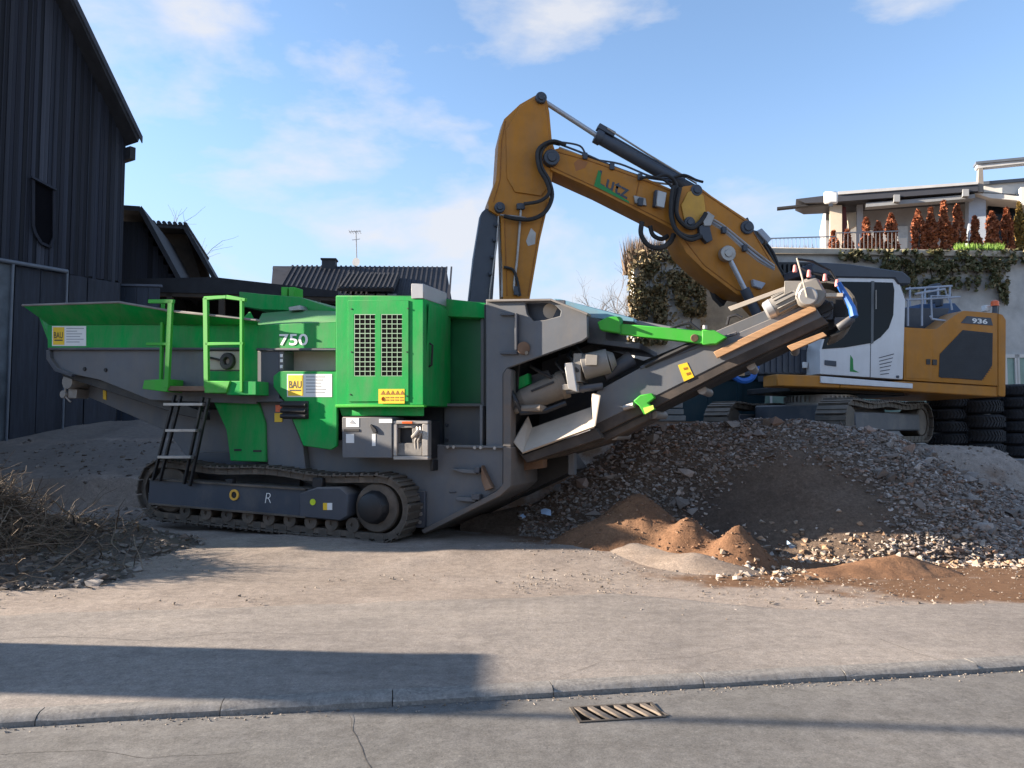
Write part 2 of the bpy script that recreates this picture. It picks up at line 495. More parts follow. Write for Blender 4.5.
SOILSPOTS = [(5.4, 8.1, 3.2, 1.25), (3.0, 8.6, 2.0, .8), (4.6, 9.6, 4.2, 2.0), (7.0, 9.0, 4.0, 1.2), (2.4, 11.6, 4.0, 2.6), (7, 12, 5, 3), (-7.4, 9.6, 3.2, 2.4), (-2, 14.5, 6, 3)]
M_GROUND = ground_mat('dusty_ground', (0.24, 0.20, 0.170), (0.285, 0.240, 0.206), (0.325, 0.277, 0.240), 0.55, [((0.15, 0.084, 0.047), SOILSPOTS), ((0.19, 0.168, 0.150), [(-9.5, 17.0, 7, 2.6), (-10, 20, 8, 2.5)])])
M_APRON = ground_mat('worn_forecourt_asphalt', (0.205, 0.184, 0.167), (0.245, 0.219, 0.197), (0.28, 0.248, 0.220), 0.5, fine=190, bumpd=0.009)
M_ROAD = ground_mat('road_asphalt', (0.128, 0.124, 0.119), (0.153, 0.147, 0.140), (0.18, 0.171, 0.160), 0.45, fine=200, bumpd=0.006)
M_KERB = ground_mat('kerb_concrete', (0.22, 0.208, 0.192), (0.265, 0.25, 0.23), (0.31, 0.29, 0.262), 0.5, fine=120, bumpd=0.006)
tag(g.build('ground', M_GROUND), kind='structure')

# forecourt: old asphalt between the kerb and the building site; its far edge is ragged
a = MB(); na, nb = 150, 26
vs, fs = [], []
for i in range(na + 1):
    u = -14 + 34 * i / na
    wp = K.M @ V((u, 0, 0))
    far_ = 2.75 - 1.0 * sstep(4.2, 6.0, u) + 0.10 * noise.noise(V((u * 0.8, 0, 1))) + 0.07 * noise.noise(V((u * 3.1, 0, 5)))
    for j in range(nb + 1):
        v_ = 0.130 + (far_ - 0.130) * j / nb
        p = V((u, v_, 0))
        z = 0.0025 + 0.004 * noise.noise(p * 0.7) * min(1, j / 4) + 0.002 * noise.noise(p * 3.1) * min(1, j / 4)
        if j == nb: z = -0.03
        vs.append(K.M @ V((u, v_, z)))
for i in range(na):
    for j in range(nb):
        q = i * (nb + 1) + j
        fs.append([q, q + nb + 1, q + nb + 2, q + 1])
a.add(vs, fs)
forecourt = tag(a.build('forecourt', M_APRON), kind='structure')

gp = K.I @ at_z(617, 713, -0.04)                 # middle of the drain
# road in front, a wide sheet with a very slight crown
r_ = MB(); vs, fs = [], []
us = axis([(-300, -14, 8), (-14, 20, 110), (20, 300, 8)]); ws = [-14, -8, -6, -5, -4.4] + [-4 + 0.2 * i for i in range(20)] + [0.0]
us = sorted([u for u in us if abs(abs(u - gp.x) - .25) > .03] + [gp.x - .25, gp.x + .25]); ws = sorted([w_ for w_ in ws if abs(abs(w_ - gp.y) - .115) > .02] + [gp.y - .115, gp.y + .115])
for u in us:
    for w_ in ws:
        p = V((u, w_, 0))
        vs.append(K.M @ V((u, w_, -0.040 + (0.006 * noise.noise(p * 0.8) if -13 < u < 19 else 0) - 0.012 * sstep(-0.35, 0, w_))))
for i in range(len(us) - 1):
    for j in range(len(ws) - 1):
        q = i * len(ws) + j
        if abs((us[i] + us[i + 1]) / 2 - gp.x) < .25 and abs((ws[j] + ws[j + 1]) / 2 - gp.y) < .115: continue      # drain opening
        fs.append([q, q + len(ws), q + len(ws) + 1, q + 1])
r_.add(vs, fs)
road = tag(r_.build('road', M_ROAD), kind='structure')

# kerb of one-metre stones
kerb = thing('kerb', 'low worn concrete kerb between road and forecourt', 'kerb', K.M, kind='structure')
km = []
for q in range(4):
    b_ = MB(); rr = random.Random(q)
    n_ = 8
    A, prof = [], []
    for i in range(n_ + 1):
        x = 0.002 + 0.994 * i / n_
        j = lambda s_: s_ * (rr.random() - 0.5)
        A.append([(x, j(.006), -0.16), (x, 0.006 + j(.006), -0.026 + j(.006)), (x, 0.030 + j(.008), -0.006 + j(.004)), (x, 0.065 + j(.008), 0.004 + j(.003)), (x, 0.145, 0.005), (x, 0.146, -0.16)])
    vs = [p for s_ in A for p in s_]; fs = []
    for i in range(n_):
        for k in range(6):
            fs.append([i * 6 + k, i * 6 + (k + 1) % 6, (i + 1) * 6 + (k + 1) % 6, (i + 1) * 6 + k])
    fs += [[5, 4, 3, 2, 1, 0], [n_ * 6 + k for k in range(6)]]
    b_.add(vs, fs)
    km.append(b_.build('kerb_stone', M_KERB, mesh_only=True))
seam = (K.I @ at_z(555, 690)).x
for i in range(-9, 14):
    put('kerb_stone', km[i % 4], kerb, Matrix.Translation((seam + i, rnd.uniform(-.006, .006), rnd.uniform(-.001, .004))) @ Matrix.Rotation(rnd.uniform(-.004, .004), 4, 'Z'))

# dirt caught in the gutter (loose grit)
M_GRIT = mat('grit_stone', (0.3, 0.3, 0.3), 0.9, rnd_attr=[(0.13, 0.10, 0.075), (0.24, 0.20, 0.165), (0.31, 0.27, 0.235), (0.17, 0.125, 0.085)], scale=20)
def stone_shape(rr, s, flat=0.75):
    pts = []
    for k in range(9):
        th, ph = rr.uniform(0, 6.283), math.acos(rr.uniform(-1, 1))
        q = V((math.sin(ph) * math.cos(th), math.sin(ph) * math.sin(th), math.cos(ph) * flat)) * s * rr.uniform(0.75, 1.15)
        pts.append(q)
    bm = bmesh.new()
    for q in pts: bm.verts.new(q)
    bmesh.ops.convex_hull(bm, input=bm.verts[:])
    bmesh.ops.delete(bm, geom=[v for v in bm.verts if not v.link_faces], context='VERTS')
    bm.verts.index_update()
    out = ([v.co.copy() for v in bm.verts], [[v.index for v in f.verts] for f in bm.faces])
    bm.free()
    return out
SHAPES = [stone_shape(random.Random(100 + i), 1.0, rnd.uniform(0.55, 0.9)) for i in range(24)]
def add_stone(mb, p, s, rr):
    vs_, fs_ = SHAPES[rr.randrange(len(SHAPES))]
    m_ = Matrix.Rotation(rr.uniform(0, 6.28), 3, 'Z') @ Matrix.Rotation(rr.uniform(-.5, .5), 3, 'X')
    sc_ = V((rr.uniform(.8, 1.25), rr.uniform(.8, 1.25), rr.uniform(.75, 1.1))) * s
    mb.add([V(p) + m_ @ V((q.x * sc_.x, q.y * sc_.y, q.z * sc_.z)) for q in vs_], fs_, rr.random())
gr = MB(); rr = random.Random(5)
for i in range(900):
    u = rr.uniform(-2, 9)
    v_ = -abs(rr.gauss(0, 0.05)) - 0.01
    if noise.noise(V((u * 1.3, 2, 0))) < rr.uniform(-.3, .5) and rr.random() < .8 and not (4.0 < u < 5.4): continue
    add_stone(gr, K.M @ V((u, v_, -0.046)), rr.uniform(.003, .010), rr)
for i in range(16000):                              # gravel strewn over the forecourt edge
    x = rr.uniform(-6.5, 9.5); y = 6.6 + 4.4 * rr.random() ** .8
    if noise.noise(V((x * .5, y * .8, 7))) + (0.25 if x > 0 else -0.2) < rr.uniform(-.2, .55): continue
    if (K.I @ V((x, y, 0))).y < 1.7 + (1.0 if x < 1 else 0) and rr.random() < .9: continue
    z = max(hgt(x, y), 0.0)
    add_stone(gr, (x, y, z), rr.choice((.004, .005, .006, .008, .010, .016)) * rr.uniform(.7, 1.3), rr)
for i in range(2600):                             # stony slope at the far right
    x = rr.uniform(6.5, 13); y = rr.uniform(12.3, 18)
    add_stone(gr, (x, y, hgt(x, y)), rr.choice((.012, .016, .022, .035)) * rr.uniform(.7, 1.3), rr)
tag(gr.build('loose_gravel', M_GRIT, smooth=False, attr=True), 'fine gravel and grit strewn over the forecourt and gutter', 'gravel', kind='stuff')

# drain grate set in the road beside the kerb
M_IRON = mat('cast_iron', (0.20, 0.165, 0.135), 0.7, metal=0.3, dirt=(0.22, 0.18, 0.14), damt=0.5, var=0.25, scale=9, bump=0.002)
drain = thing('drain_grate', 'rusty cast iron drain grate set in the road by the kerb', 'drain', K.M @ Matrix.Translation((gp.x, gp.y, -0.034)))
f = MB()
W_, D_ = 0.24, 0.105
f.box(-W_ - .018, W_ + .018, -D_ - .018, -D_, -.2, .003); f.box(-W_ - .018, W_ + .018, D_, D_ + .018, -.2, .003)
f.box(-W_ - .018, -W_, -D_, D_, -.2, .003); f.box(W_, W_ + .018, -D_, D_, -.2, .003)
f.build('frame', mat('dark_iron_frame', (.075, .062, .05), .8, var=.3), drain)
bm_ = MB().slab([(.036, -D_, -.010), (.070, -D_, -.010), (.070, -D_, .003), (.036, -D_, .003)], (-.075, 2 * D_, 0)).build('bar', M_IRON, mesh_only=True, smooth=False)
for i in range(6):
    put('bar', bm_, drain, Matrix.Translation((-W_ + .045 + i * .0815, 0, 0)))
MB().box(-W_, W_, -D_, D_, -.2, -.19).build('sump', BLACK, drain)
# cracks in the road and forecourt: narrow open joints filled with dark grit
M_CRACK = mat('crack_fill', (0.07, 0.062, 0.055), 0.95, var=0.3, scale=30)
def crack(pxs, z, wd, parent):
    mb = MB(); pts = []
    for (a_, b_) in zip(pxs[:-1], pxs[1:]):
        for i in range(8):
            pts.append(at_z(a_[0] + (b_[0] - a_[0]) * i / 8, a_[1] + (b_[1] - a_[1]) * i / 8, z))
    pts.append(at_z(*pxs[-1], z))
    for p in pts:                                   # lay it on the surface
        k_ = K.I @ p
        if parent is road: p.z = -0.040 + 0.006 * noise.noise(V((k_.x, k_.y, 0)) * 0.8) + .0022
        else: p.z = 0.0025 + 0.004 * noise.noise(V((k_.x, k_.y, 0)) * 0.7) + 0.002 * noise.noise(V((k_.x, k_.y, 0)) * 3.1) + .0032
    q = []
    for i, p in enumerate(pts):
        d_ = (pts[min(i + 1, len(pts) - 1)] - pts[max(i - 1, 0)]).normalized()
        sd = V((-d_.y, d_.x, 0))
        off = sd * 0.02 * noise.noise(p * 5)
        ww = .6 * wd * (0.6 + 0.5 * noise.noise(p * 9) + .3)
        q += [p + off + sd * ww, p + off - sd * ww]
    mb.add(q, [[2 * i, 2 * i + 1, 2 * i + 3, 2 * i + 2] for i in range(len(pts) - 1)])
    return mb.build('crack', M_CRACK, parent)
crack([(348, 712), (352, 730), (362, 748), (370, 768)], -0.04, .004, road)
crack([(-30, 640), (60, 636), (150, 640), (230, 632), (330, 634)], 0.0095, .004, forecourt)
crack([(880, 638), (905, 648), (935, 658), (950, 664)], 0.0095, .004, forecourt)
crack([(560, 676), (600, 662), (690, 656), (740, 646)], 0.0095, .003, forecourt)
crack([(0, 752), (90, 748), (150, 755), (240, 750)], -0.027, .003, road)

# ------------------------------------------------------------------ the crusher
YAW, TILT = R(20), R(2.6)
O = at_z(370, 541, .09)
C = Frame((O.x, O.y, 0.07), (math.cos(YAW) * math.cos(TILT), -math.sin(YAW) * math.cos(TILT), -math.sin(TILT)))
crusher = thing('mobile_crusher', 'green and grey tracked mobile crusher marked 750 with raised discharge conveyor', 'crusher', C.M)
def part(name, m, *prisms, parent=crusher, bevel=0.008, fr=C, **kw):
    mb = MB()
    for pts, d0, d1 in prisms: mb.prism(fr, pts, d0, d1)
    return mb.build(name, m, parent, bevel=bevel, **kw)
def rc(x0, y0, x1, y1): return [(x0, y1), (x1, y1), (x1, y0), (x0, y0)]
def bolts(fr, pts, d, r, m, parent, name='bolt', h=.02):
    for (x, y) in pts:
        c = fr.L(x, y, d)
        MB().cyl(c, c - V((0, h, 0)), r, r * .9, 8).build(name, m, parent)

# --- feed hopper
hop = part('hopper', GREEN, ([(47, 325), (47.5, 348), (256, 348), (256, 325)], 0.15, 0.21))
fl = MB(); tp = C.P([(23, 306), (120, 303), (166, 311), (256, 321)], -0.12); bt = C.P([(49, 325), (120, 325), (166, 325), (256, 325)], 0.15)
for i in range(3):
    fl.slab([bt[i], bt[i + 1], tp[i + 1], tp[i]], (0, .05, 0))
fl.build('flared_rim', GREEN, hop, bevel=.004)
e_ = MB()
for i in range(3):
    e_.bar(tp[i] + V((-.02, .03, .012)), tp[i + 1] + V((.02, .03, .012)), .10, .035)
e_.build('rim_edge', mat('dusty_rim', (.22, .20, .185), .8, var=.2), hop, bevel=.01)
# far wall and end wall of the hopper, and its floor
x0_, x1_ = bt[0].x, bt[3].x; zb_, zt_ = C.L(60, 348, .15).z, C.L(60, 305, .15).z
fw = MB().box(x0_, x1_, 2.45, 2.50, zb_, zt_ - .05); fw.slab([(x0_ + .02, .2, zb_), (x0_ + .02, 2.45, zb_), (x0_ - .4, 2.45, zt_ - .05), (x0_ - .4, .2, zt_ - .05)], (.05, 0, 0))
fw.build('hopper_wall', GREEN, hop)
MB().box(x0_ + .05, x1_, .22, 2.45, zb_ + .05, zb_ + .12).build('hopper_floor', STEEL, hop)
part('hopper_edge_strip', GREYD, ([(48, 347.5), (48, 350), (256, 350), (256, 347.5)], 0.13, 0.21))
part('hopper_skirt', GREYM, ([(49, 350), (50, 358), (57, 368), (72, 374), (100, 380), (150, 400), (256, 404), (256, 350)], 0.19, 0.24))
part('skirt_flange', GREYD, ([(49, 350), (50, 358), (57, 368), (72, 374), (71, 377), (54, 371), (46, 359), (46, 350)], 0.12, 0.2))
bolts(C, [(85, 369), (106, 370)], .19, .035, BLACK, crusher)
part('feeder_beam', BLACK, ([(62, 371), (100, 380), (185, 405), (205, 412), (205, 420), (180, 415), (98, 388), (62, 376)], 0.3, 0.42))
part('feeder_plate', GREYM, ([(74, 384), (110, 386), (170, 408), (245, 410), (245, 470), (196, 470), (168, 432), (105, 404), (76, 392)], 0.75, 0.80))
part('yellow_marker', YELLOW, ([(103, 390), (106, 391), (106, 400), (103, 399)], 0.735, 0.75), bevel=0)
part('hopper_underframe', GREYD, ([(85, 378), (230, 400), (235, 430), (200, 425), (100, 385)], 1.0, 2.3))
# vibrator motor hanging under the hopper end
mo = MB(); c0 = C.L(73, 382, .5)
mo.cyl(c0 + V((-.02, -.1, 0)), c0 + V((0, .35, 0)), .13, seg=12); mo.box(c0.x - .2, c0.x - .06, c0.y - .02, c0.y + .3, c0.z - .1, c0.z + .12)
mo.cyl(c0 + V((-.17, -.05, -.22)), c0 + V((-.17, .2, -.22)), .07, seg=10); mo.box(c0.x - .1, c0.x + .1, c0.y, c0.y + .25, c0.z - .28, c0.z - .12)
mo.tube([c0 + V((-.05, 0, .1)), c0 + V((-.12, -.04, .0)), c0 + V((-.14, -.02, -.25)), c0 + V((-.02, 0, -.35))], .02, 6)
mo.build('vibrator_motor', STEEL, crusher, bevel=.006)
# sticker sheets
def sticker(px, py, w, h, d, parent=crusher, bau=True):
    s_ = MB().rect(C, px, py, px + w, py + h, d - .004, d).build('company_sticker', STICK, parent)
    MB().rect(C, px + 1, py + 1.2, px + w * .36, py + h - 1.2, d - .007, d - .004).build('yellow_field', YELLOW, s_)
    writing('BAU', 'sticker_lettering', PRINT, s_, C.L(px + 2, py + h * .62, d - .008), C.L(px + w * .32, py + h * .62, d - .008), C.L(px + 2, py + h * .30, d - .008), .001, .012)
    MB().rect(C, px + 2.5, py + h * .68, px + w * .31, py + h * .74, d - .009, d - .007).build('sticker_rule', PRINT, s_)
    ln = MB(); r9 = random.Random(int(px))
    for k in range(6):
        ln.rect(C, px + w * .42, py + h * (.10 + .135 * k), px + w * (.42 + r9.uniform(.3, .52)), py + h * (.145 + .135 * k), d - .006, d - .004)
    ln.build('sticker_print', PRINTG, s_)
sticker(52, 326, 34, 20, .15)

# --- hopper access: green handrails, step and black ladder
def rail(pts, d, w, h): 
    mb = MB()
    P_ = [C.L(x, y, d) for x, y in pts]
    for p, q in zip(P_[:-1], P_[1:]): mb.bar(p, q, w, h, up=(0, 1, 0))
    return mb
hr = MB(); D0 = -.15
for x0, y0, x1, y1, w in ((171, 300, 167, 388, .09), (149, 301.5, 174, 301.5, .06), (147, 344, 169, 344, .045)):
    hr.bar(C.L(x0, y0, D0), C.L(x1, y1, D0), .05, w, up=(0, 0, 1) if abs(x1 - x0) > abs(y1 - y0) else (1, 0, 0))
hr.bar(C.L(163, 303, .12), C.L(161, 384, .12), .05, .05, up=(1, 0, 0))
for y in (302, 344): hr.bar(C.L(170, y, D0), C.L(162, y, .12), .04, .04)
hr.build('handrail', GREENB, crusher, bevel=.006)
part('step_bracket', GREENB, ([(144, 380), (168.5, 379), (167, 392), (142, 389)], D0 - .02, .15))
hr = MB()
for x0, y0, x1, y1, w in ((206, 298, 207, 388, .085), (204.5, 298.5, 227, 297, .055), (227, 297, 246, 300, .055), (206, 344, 244, 343.5, .045)):
    hr.bar(C.L(x0, y0, D0), C.L(x1, y1, D0), .05, w, up=(0, 0, 1) if abs(x1 - x0) > abs(y1 - y0) else (1, 0, 0))
hr.build('handrail', GREENB, crusher, bevel=.006)
MB().slab([C.L(243, 392, .0), C.L(243, 318, .0), C.L(249, 312, .06), C.L(256, 326, .12), C.L(256, 392, .12)], (.03, 0, 0)).build('handrail_plate', GREEN, crusher)
MB().bar(C.L(242, 392, D0), C.L(242, 299, D0), .05, .05, up=(1, 0, 0)).build('handrail_post', GREENB, crusher, bevel=.006)
part('step_bracket', GREENB, ([(205, 381), (230, 381), (226, 393), (204, 393)], D0 - .03, .1))
part('step_bracket', GREEN, ([(229, 381), (256, 381), (256, 395), (226, 395)], D0, .15))
part('step_floor', RUST, ([(167, 386), (206, 386), (206, 391), (167, 391)], D0, .4))
part('side_plate', GREEN, ([(207, 371), (242, 371), (242, 392), (207, 392)], .16, .19))
part('lit_panel', CHUTE, ([(207, 351), (240, 351), (240, 370), (207, 370)], .165, .19))  # beige stands for sunlight falling on the grey skirt
hm = MB().ring(C.L(226, 361, .1), (0, 1, 0), .055, .13, .08, 16); hm.build('lifting_eye', BLACK, crusher, bevel=.01)
MB().tube([C.L(207, 357, .14), C.L(224, 361, .12)], .018, 6).build('hose', BLACK, crusher)
ld = MB()
for a_, b_ in (((175, 395), (153, 480)), ((181, 396), (160, 481)), ((203, 397), (184, 484)), ((209, 398), (190, 486))):
    ld.bar(C.L(*a_, -.10), C.L(*b_, -.06), .05, .035, up=(1, 0, 0))
lad = ld.build('ladder', BLACK, crusher, bevel=.004)
for (x0, x1, y) in ((167, 206, 404.5), (169, 199, 430.5), (161, 194, 457)):
    MB().bar(C.L(x0, y, -.09), C.L(x1, y, -.09), .16, .045).build('rung', STEEL, lad, bevel=.005)

# --- middle body
part('side_panel', GREEN, ([(256, 325), (256, 348.5), (336, 348.5), (336, 322)], .12, .17))
top = MB(); A_ = C.P([(256, 325), (336, 322)], .12)
B_ = C.P([(262, 313), (300, 310), (336, 311)], .75)
top.slab([A_[0], A_[1], B_[2], B_[1], B_[0]], (0, .03, -.03)); top.build('sloped_cover', GREEN, crusher, bevel=.004)
part('side_panel_edge', GREYD, ([(256, 348), (336, 348), (336, 350.5), (256, 350.5)], .10, .16))
part('corner_post', GREYD, ([(256, 351), (279, 351), (279, 398), (285, 402), (256, 402)], .14, .5))
part('recess_plate', CHUTE, ([(279, 351), (336, 351), (336, 371), (279, 371)], .40, .45))  # sunlight in the recess is put into this beige colour
part('recess_post', GREYM, ([(279, 351), (283.5, 351), (283.5, 371), (279, 371)], .14, .4))
for y in (354, 359, 365): part('cleat', STICK, (rc(280, y, 282.5, y + 3.2), .13, .14), bevel=0)
part('side_panel', GREEN, ([(279, 371), (337, 371), (337, 446), (331, 450), (303, 446), (285, 402), (273, 387), (273, 376)], .12, .17), bevel=.012)
part('pipe_opening', BLACK, (rc(282, 401, 308, 419), .10, .125))
pp = MB()
for y in (404.5, 410.5, 416): pp.cyl(C.L(281, y, .07), C.L(306, y + .5, .07), .032, seg=10)
pp.build('exhaust_pipes', RUBBER, crusher)
part('side_panel', GREEN, ([(210, 395), (256, 395), (265, 423), (266, 462), (230, 461), (226, 430)], .30, .35), bevel=.012)
part('panel_slot', BLACK, (rc(234, 449, 241, 451), .29, .3), bevel=0)
part('panel_slot', BLACK, (rc(253, 450, 261, 452), .29, .3), bevel=0)
part('body_strut', GREYM, ([(256, 402), (285, 402), (303, 446), (306, 470), (268, 470), (265, 423)], .34, .45))
part('yellow_marker', YELLOW, (rc(261, 383, 268, 395), .13, .139), bevel=0)
part('yellow_marker', YELLOW, (rc(274.5, 413, 282, 422), .325, .339), bevel=0)
part('red_marker', ORL, (rc(275.5, 405, 281.5, 412), .325, .339), bevel=0)
sticker(287, 374, 45, 23, .12)
writing('750', 'number_lettering', WHITE, crusher, C.L(279.5, 345.5, .115), C.L(308, 345.5, .115), C.L(279.5, 334, .115), .003, .016)
# hood over the intake, with the little lamp box on it
part('intake_hood', GREEN, ([(239, 291.5), (262, 294), (300, 297), (334, 308.5), (334, 312), (262, 309.5), (239, 306)], .8, 2.0))
lb = part('lamp_box', GREENB, (rc(281, 287, 287, 298), .95, 1.2), (rc(288.5, 287, 294, 298), .95, 1.2))
part('hood_latch', STEEL, ([(288, 307), (300, 305), (302, 310), (289, 311)], .62, .8))

# --- engine enclosure with mesh vents
ex0, ex1, ey0, ey1 = 335.5, 423.5, 295.5, 405.5
enc = part('engine_enclosure', GREEN, ([(ex0, ey0), (ex0, ey1), (ex1, ey1), (ex1, ey0)], .05, .95), bevel=.012)
part('enclosure_ledge', GREENB, (rc(ex0 - .5, 404.6, ex1 + .8, 407.2), .02, .10), parent=enc)  # brighter green puts the sun on this ledge into its colour
UB = [(340, 407), (423, 407), (440, 420), (350, 417)]
MB().loft(C.P([(338, 405), (424, 405), (424, 416), (342, 416)], .18), C.P([(338, 405), (424, 405), (424, 416), (342, 416)], .92)).build('enclosure_base', GREEN, enc, bevel=.01)
# door panel on the front, cut out for the two vents
def pxrect(x0, y0, x1, y1, d): return C.P([(x0, y1), (x1, y1), (x1, y0), (x0, y0)], d)
v1, v2 = (354.5, 314.5, 375.5, 376), (381.5, 314.5, 402.5, 376)
door = MB().holed(pxrect(348.5, 300.5, 409, 401.5, .05), [pxrect(*v1, .05), pxrect(*v2, .05)], (0, -.016, 0)).build('vent_door', GREEN, enc, bevel=.003)
for v_ in (v1, v2):
    MB().rect(C, *v_, .041, .049).build('vent_backing', mat('vent_black', (.004, .004, .005), .9, spec=.05), door)
    gm = MB()
    for k in range(5):
        x = v_[0] + (v_[2] - v_[0]) * k / 4
        gm.rect(C, x - .30, v_[1], x + .30, v_[3], .036, .041)
    for k in range(14):
        y = v_[1] + (v_[3] - v_[1]) * k / 13
        gm.rect(C, v_[0], y - .36, v_[2], y + .36, .034, .036)
    gm.build('mesh_grille', GREENB if False else mat('grille_mesh_paint', (.26, .40, .27), .6), door)
bolts(C, [(351.5, 309), (351.5, 352), (350.5, 394.5), (408, 308.5), (407, 352), (406.5, 396)], .034, .012, BLACK, door, 'screw', .008)
ws = part('warning_sticker', YELLOW, (rc(378.5, 389, 404.5, 403.5), .030, .034), parent=door, bevel=0)
for i in range(5): 
    pr = MB()
    pr.prism(C, [(380.5 + 4.8 * i, 394.5), (383 + 4.8 * i, 390.5), (385 + 4.8 * i, 394.5)], .027, .030)
    pr.build('warning_print', mat('brown_print', (.30, .12, .01), .5), ws); pr = MB()
    if i: pr.rect(C, 380.5 + 4.8 * i, 397, 384 + 4.8 * i, 398, .027, .030); pr.rect(C, 380.5 + 4.8 * i, 399.5, 384 + 4.8 * i, 400.5, .027, .030)
    if i: tag(pr.build('warning_print', MATS['brown_print'], ws), kind='stuff')
MB().cyl(C.L(383.5, 399, .028), C.L(383.5, 399, .030), .03, seg=12).build('red_dot', ORL, ws)
ex = part('exhaust_box', SILVER, (rc(411, 283.5, 423.3, 298.5), .03, .80), bevel=.008)
hd = C.L(423.5, 350, .05).x
MB().tube([(hd + .0, .22, C.L(423, 366, .05).z), (hd + .05, .22, C.L(423, 364, .05).z), (hd + .05, .22, C.L(423, 344, .05).z), (hd, .22, C.L(423, 342, .05).z)], .016, 6).build('door_handle', BLACK, enc)
MB().box(hd, hd + .006, .14, .88, C.L(423, 400, .05).z, C.L(423, 302, .05).z).build('side_door', GREEN, enc, bevel=.003)
# recessed green side behind the enclosure
part('rear_panel', mat('shaded_green_paint', (.012, .12, .045), .35, var=.1), (rc(440, 317, 484, 405), 1.0, 1.06))  # darker green holds the enclosure's shadow on this panel
part('rear_canopy', GREEN, ([(440, 298), (486, 303), (486, 318), (440, 316)], .78, 1.1))
part('rear_frame', GREYM, (rc(440, 403.5, 484, 406.5), .82, 1.0), (rc(480.5, 318, 484, 404), .85, 1.0))
part('engine_roof', GREYD, ([(424, 300), (486, 304), (486, 330), (424, 330)], 1.1, 2.5))
part('far_enclosure', GREEN, ([(337, 297), (484, 302), (484, 405), (337, 405)], 1.5, 2.6))

# --- control cabinet and filter box
cb = part('control_cabinet', GREYM, (rc(342, 417, 392, 458), .04, .45), bevel=.01)
part('cabinet_notice', STICK, (rc(346, 418, 359, 427), .035, .04), (rc(346, 434, 354, 443), .035, .04), (rc(372, 434, 375.5, 446), .035, .04), (rc(379, 419, 392, 423), .035, .04), parent=cb, bevel=0)
part('cabinet_slot', BLACK, (rc(344, 429, 359, 431.5), .03, .04), parent=cb, bevel=0)
part('cabinet_latch', BLACK, ([(369, 425), (371, 424), (376, 429), (377, 433), (373, 433)], .01, .04), parent=cb)
part('cabinet_print', PRINTG, ([(349, 423), (352, 420), (356, 424)], .031, .035), parent=cb, bevel=0)
fb = part('filter_box', BLACK, (rc(392.5, 421, 428, 459), .16, .55), bevel=.01)
part('filter_frame', STEEL, (rc(393, 420.5, 428, 424), .05, .16), (rc(393, 456, 428, 460), .05, .16), (rc(393, 424, 397, 456), .05, .16), (rc(422, 424, 428, 456), .05, .16), parent=fb)
part('filter_plate', mat('grimy_plate', (.20, .19, .18), .6, dirt=(.05, .05, .05), damt=.5, dscale=6, metal=.3), (rc(397, 443, 422, 456), .08, .16), (rc(397, 424, 422, 428), .08, .16), (rc(412, 428, 422, 443), .09, .16), parent=fb)
MB().rect(C, 402, 421.5, 412, 423.5, .035, .05).build('red_cap', ORL, fb)
tb = MB()
for x in (417, 420): tb.tube([C.L(x, 425, .1), C.L(x + 1, 433, .05), C.L(x - 2, 441, .08), C.L(x - 1, 452, .1)], .018, 6)
tb.tube([C.L(413, 437, .1), C.L(416, 434, .02), C.L(419, 430, .04)], .03, 8)
tb.build('filter_hoses', STEEL, fb)
part('cabinet_bracket', BLACK, (rc(430, 460, 433, 471), .3, .5))
# --- chassis
part('body_core', GREYD, ([(285, 400), (440, 400), (484, 405), (484, 450), (440, 460), (300, 455)], 1.02, 1.9))
part('body_core', GREYD, ([(262, 352), (337, 352), (337, 460), (262, 460)], .5, 1.9))
ch = part('chassis_plate', GREYM, ([(300, 440), (345, 440), (445, 445), (503, 447), (503, 485), (497, 491), (426, 529), (400, 520), (300, 480)], .46, .56))
part('chassis_plate', GREYD, ([(190, 452), (300, 452), (300, 490), (190, 485)], .62, .7))
part('chassis_core', GREYD, ([(190, 455), (300, 448), (440, 450), (480, 450), (470, 500), (410, 520), (200, 490)], .7, 2.2))
part('chassis_recess', GREYM, (rc(444, 405, 486, 447), .95, 1.0))
part('chassis_ledge', GREYM, ([(444, 445), (503, 446), (503, 448.5), (444, 447.5)], .40, .95))
part('chassis_rib', GREYM, (rc(479.5, 405, 482.5, 446), .5, .95))
bolts(C, [(448, 447), (454, 447), (475, 447.5), (481, 447.5), (495, 448)], .40, .025, STEEL, crusher)
bolts(C, [(447, 425), (447, 440)], .95, .03, GREYD, crusher)
part('chassis_lug', GREYM, ([(450, 469), (476, 470), (476, 474), (462, 473)], .36, .46))
part('chassis_lug', GREYM, ([(456, 497), (475, 498), (475, 502), (456, 501)], .36, .46))
part('chassis_lug', GREYD, (rc(474, 467.5, 479, 473), .33, .46))
part('chassis_lug', GREYD, (rc(471, 494.5, 479, 500), .33, .46))
part('chassis_lug', GREYD, (rc(449, 491.5, 456, 493), .44, .46))
part('chassis_hook', RUST, ([(481, 465), (484, 472), (492, 488), (485, 491), (481, 480)], .34, .46))
part('flange', GREYD, (rc(412, 491, 425, 528), .40, .46), bevel=.01)
bolts(C, [(418, 497), (421, 507), (421, 514), (420, 522)], .40, .028, STEEL, crusher)
EDGE = mat('scuffed_grey_edge', (.115, .105, .098), .65, dirt=(.16, .095, .055), damt=.42, dscale=2.5, var=.2)
part('edge_beam', EDGE, ([(503, 447), (511, 447), (511, 486), (500, 496), (424, 534), (421, 530), (497, 491), (503, 484)], .36, 2.4))
part('edge_beam', EDGE, ([(503, 374), (507, 368), (511, 370), (511, 447), (503, 447)], .42, .62))

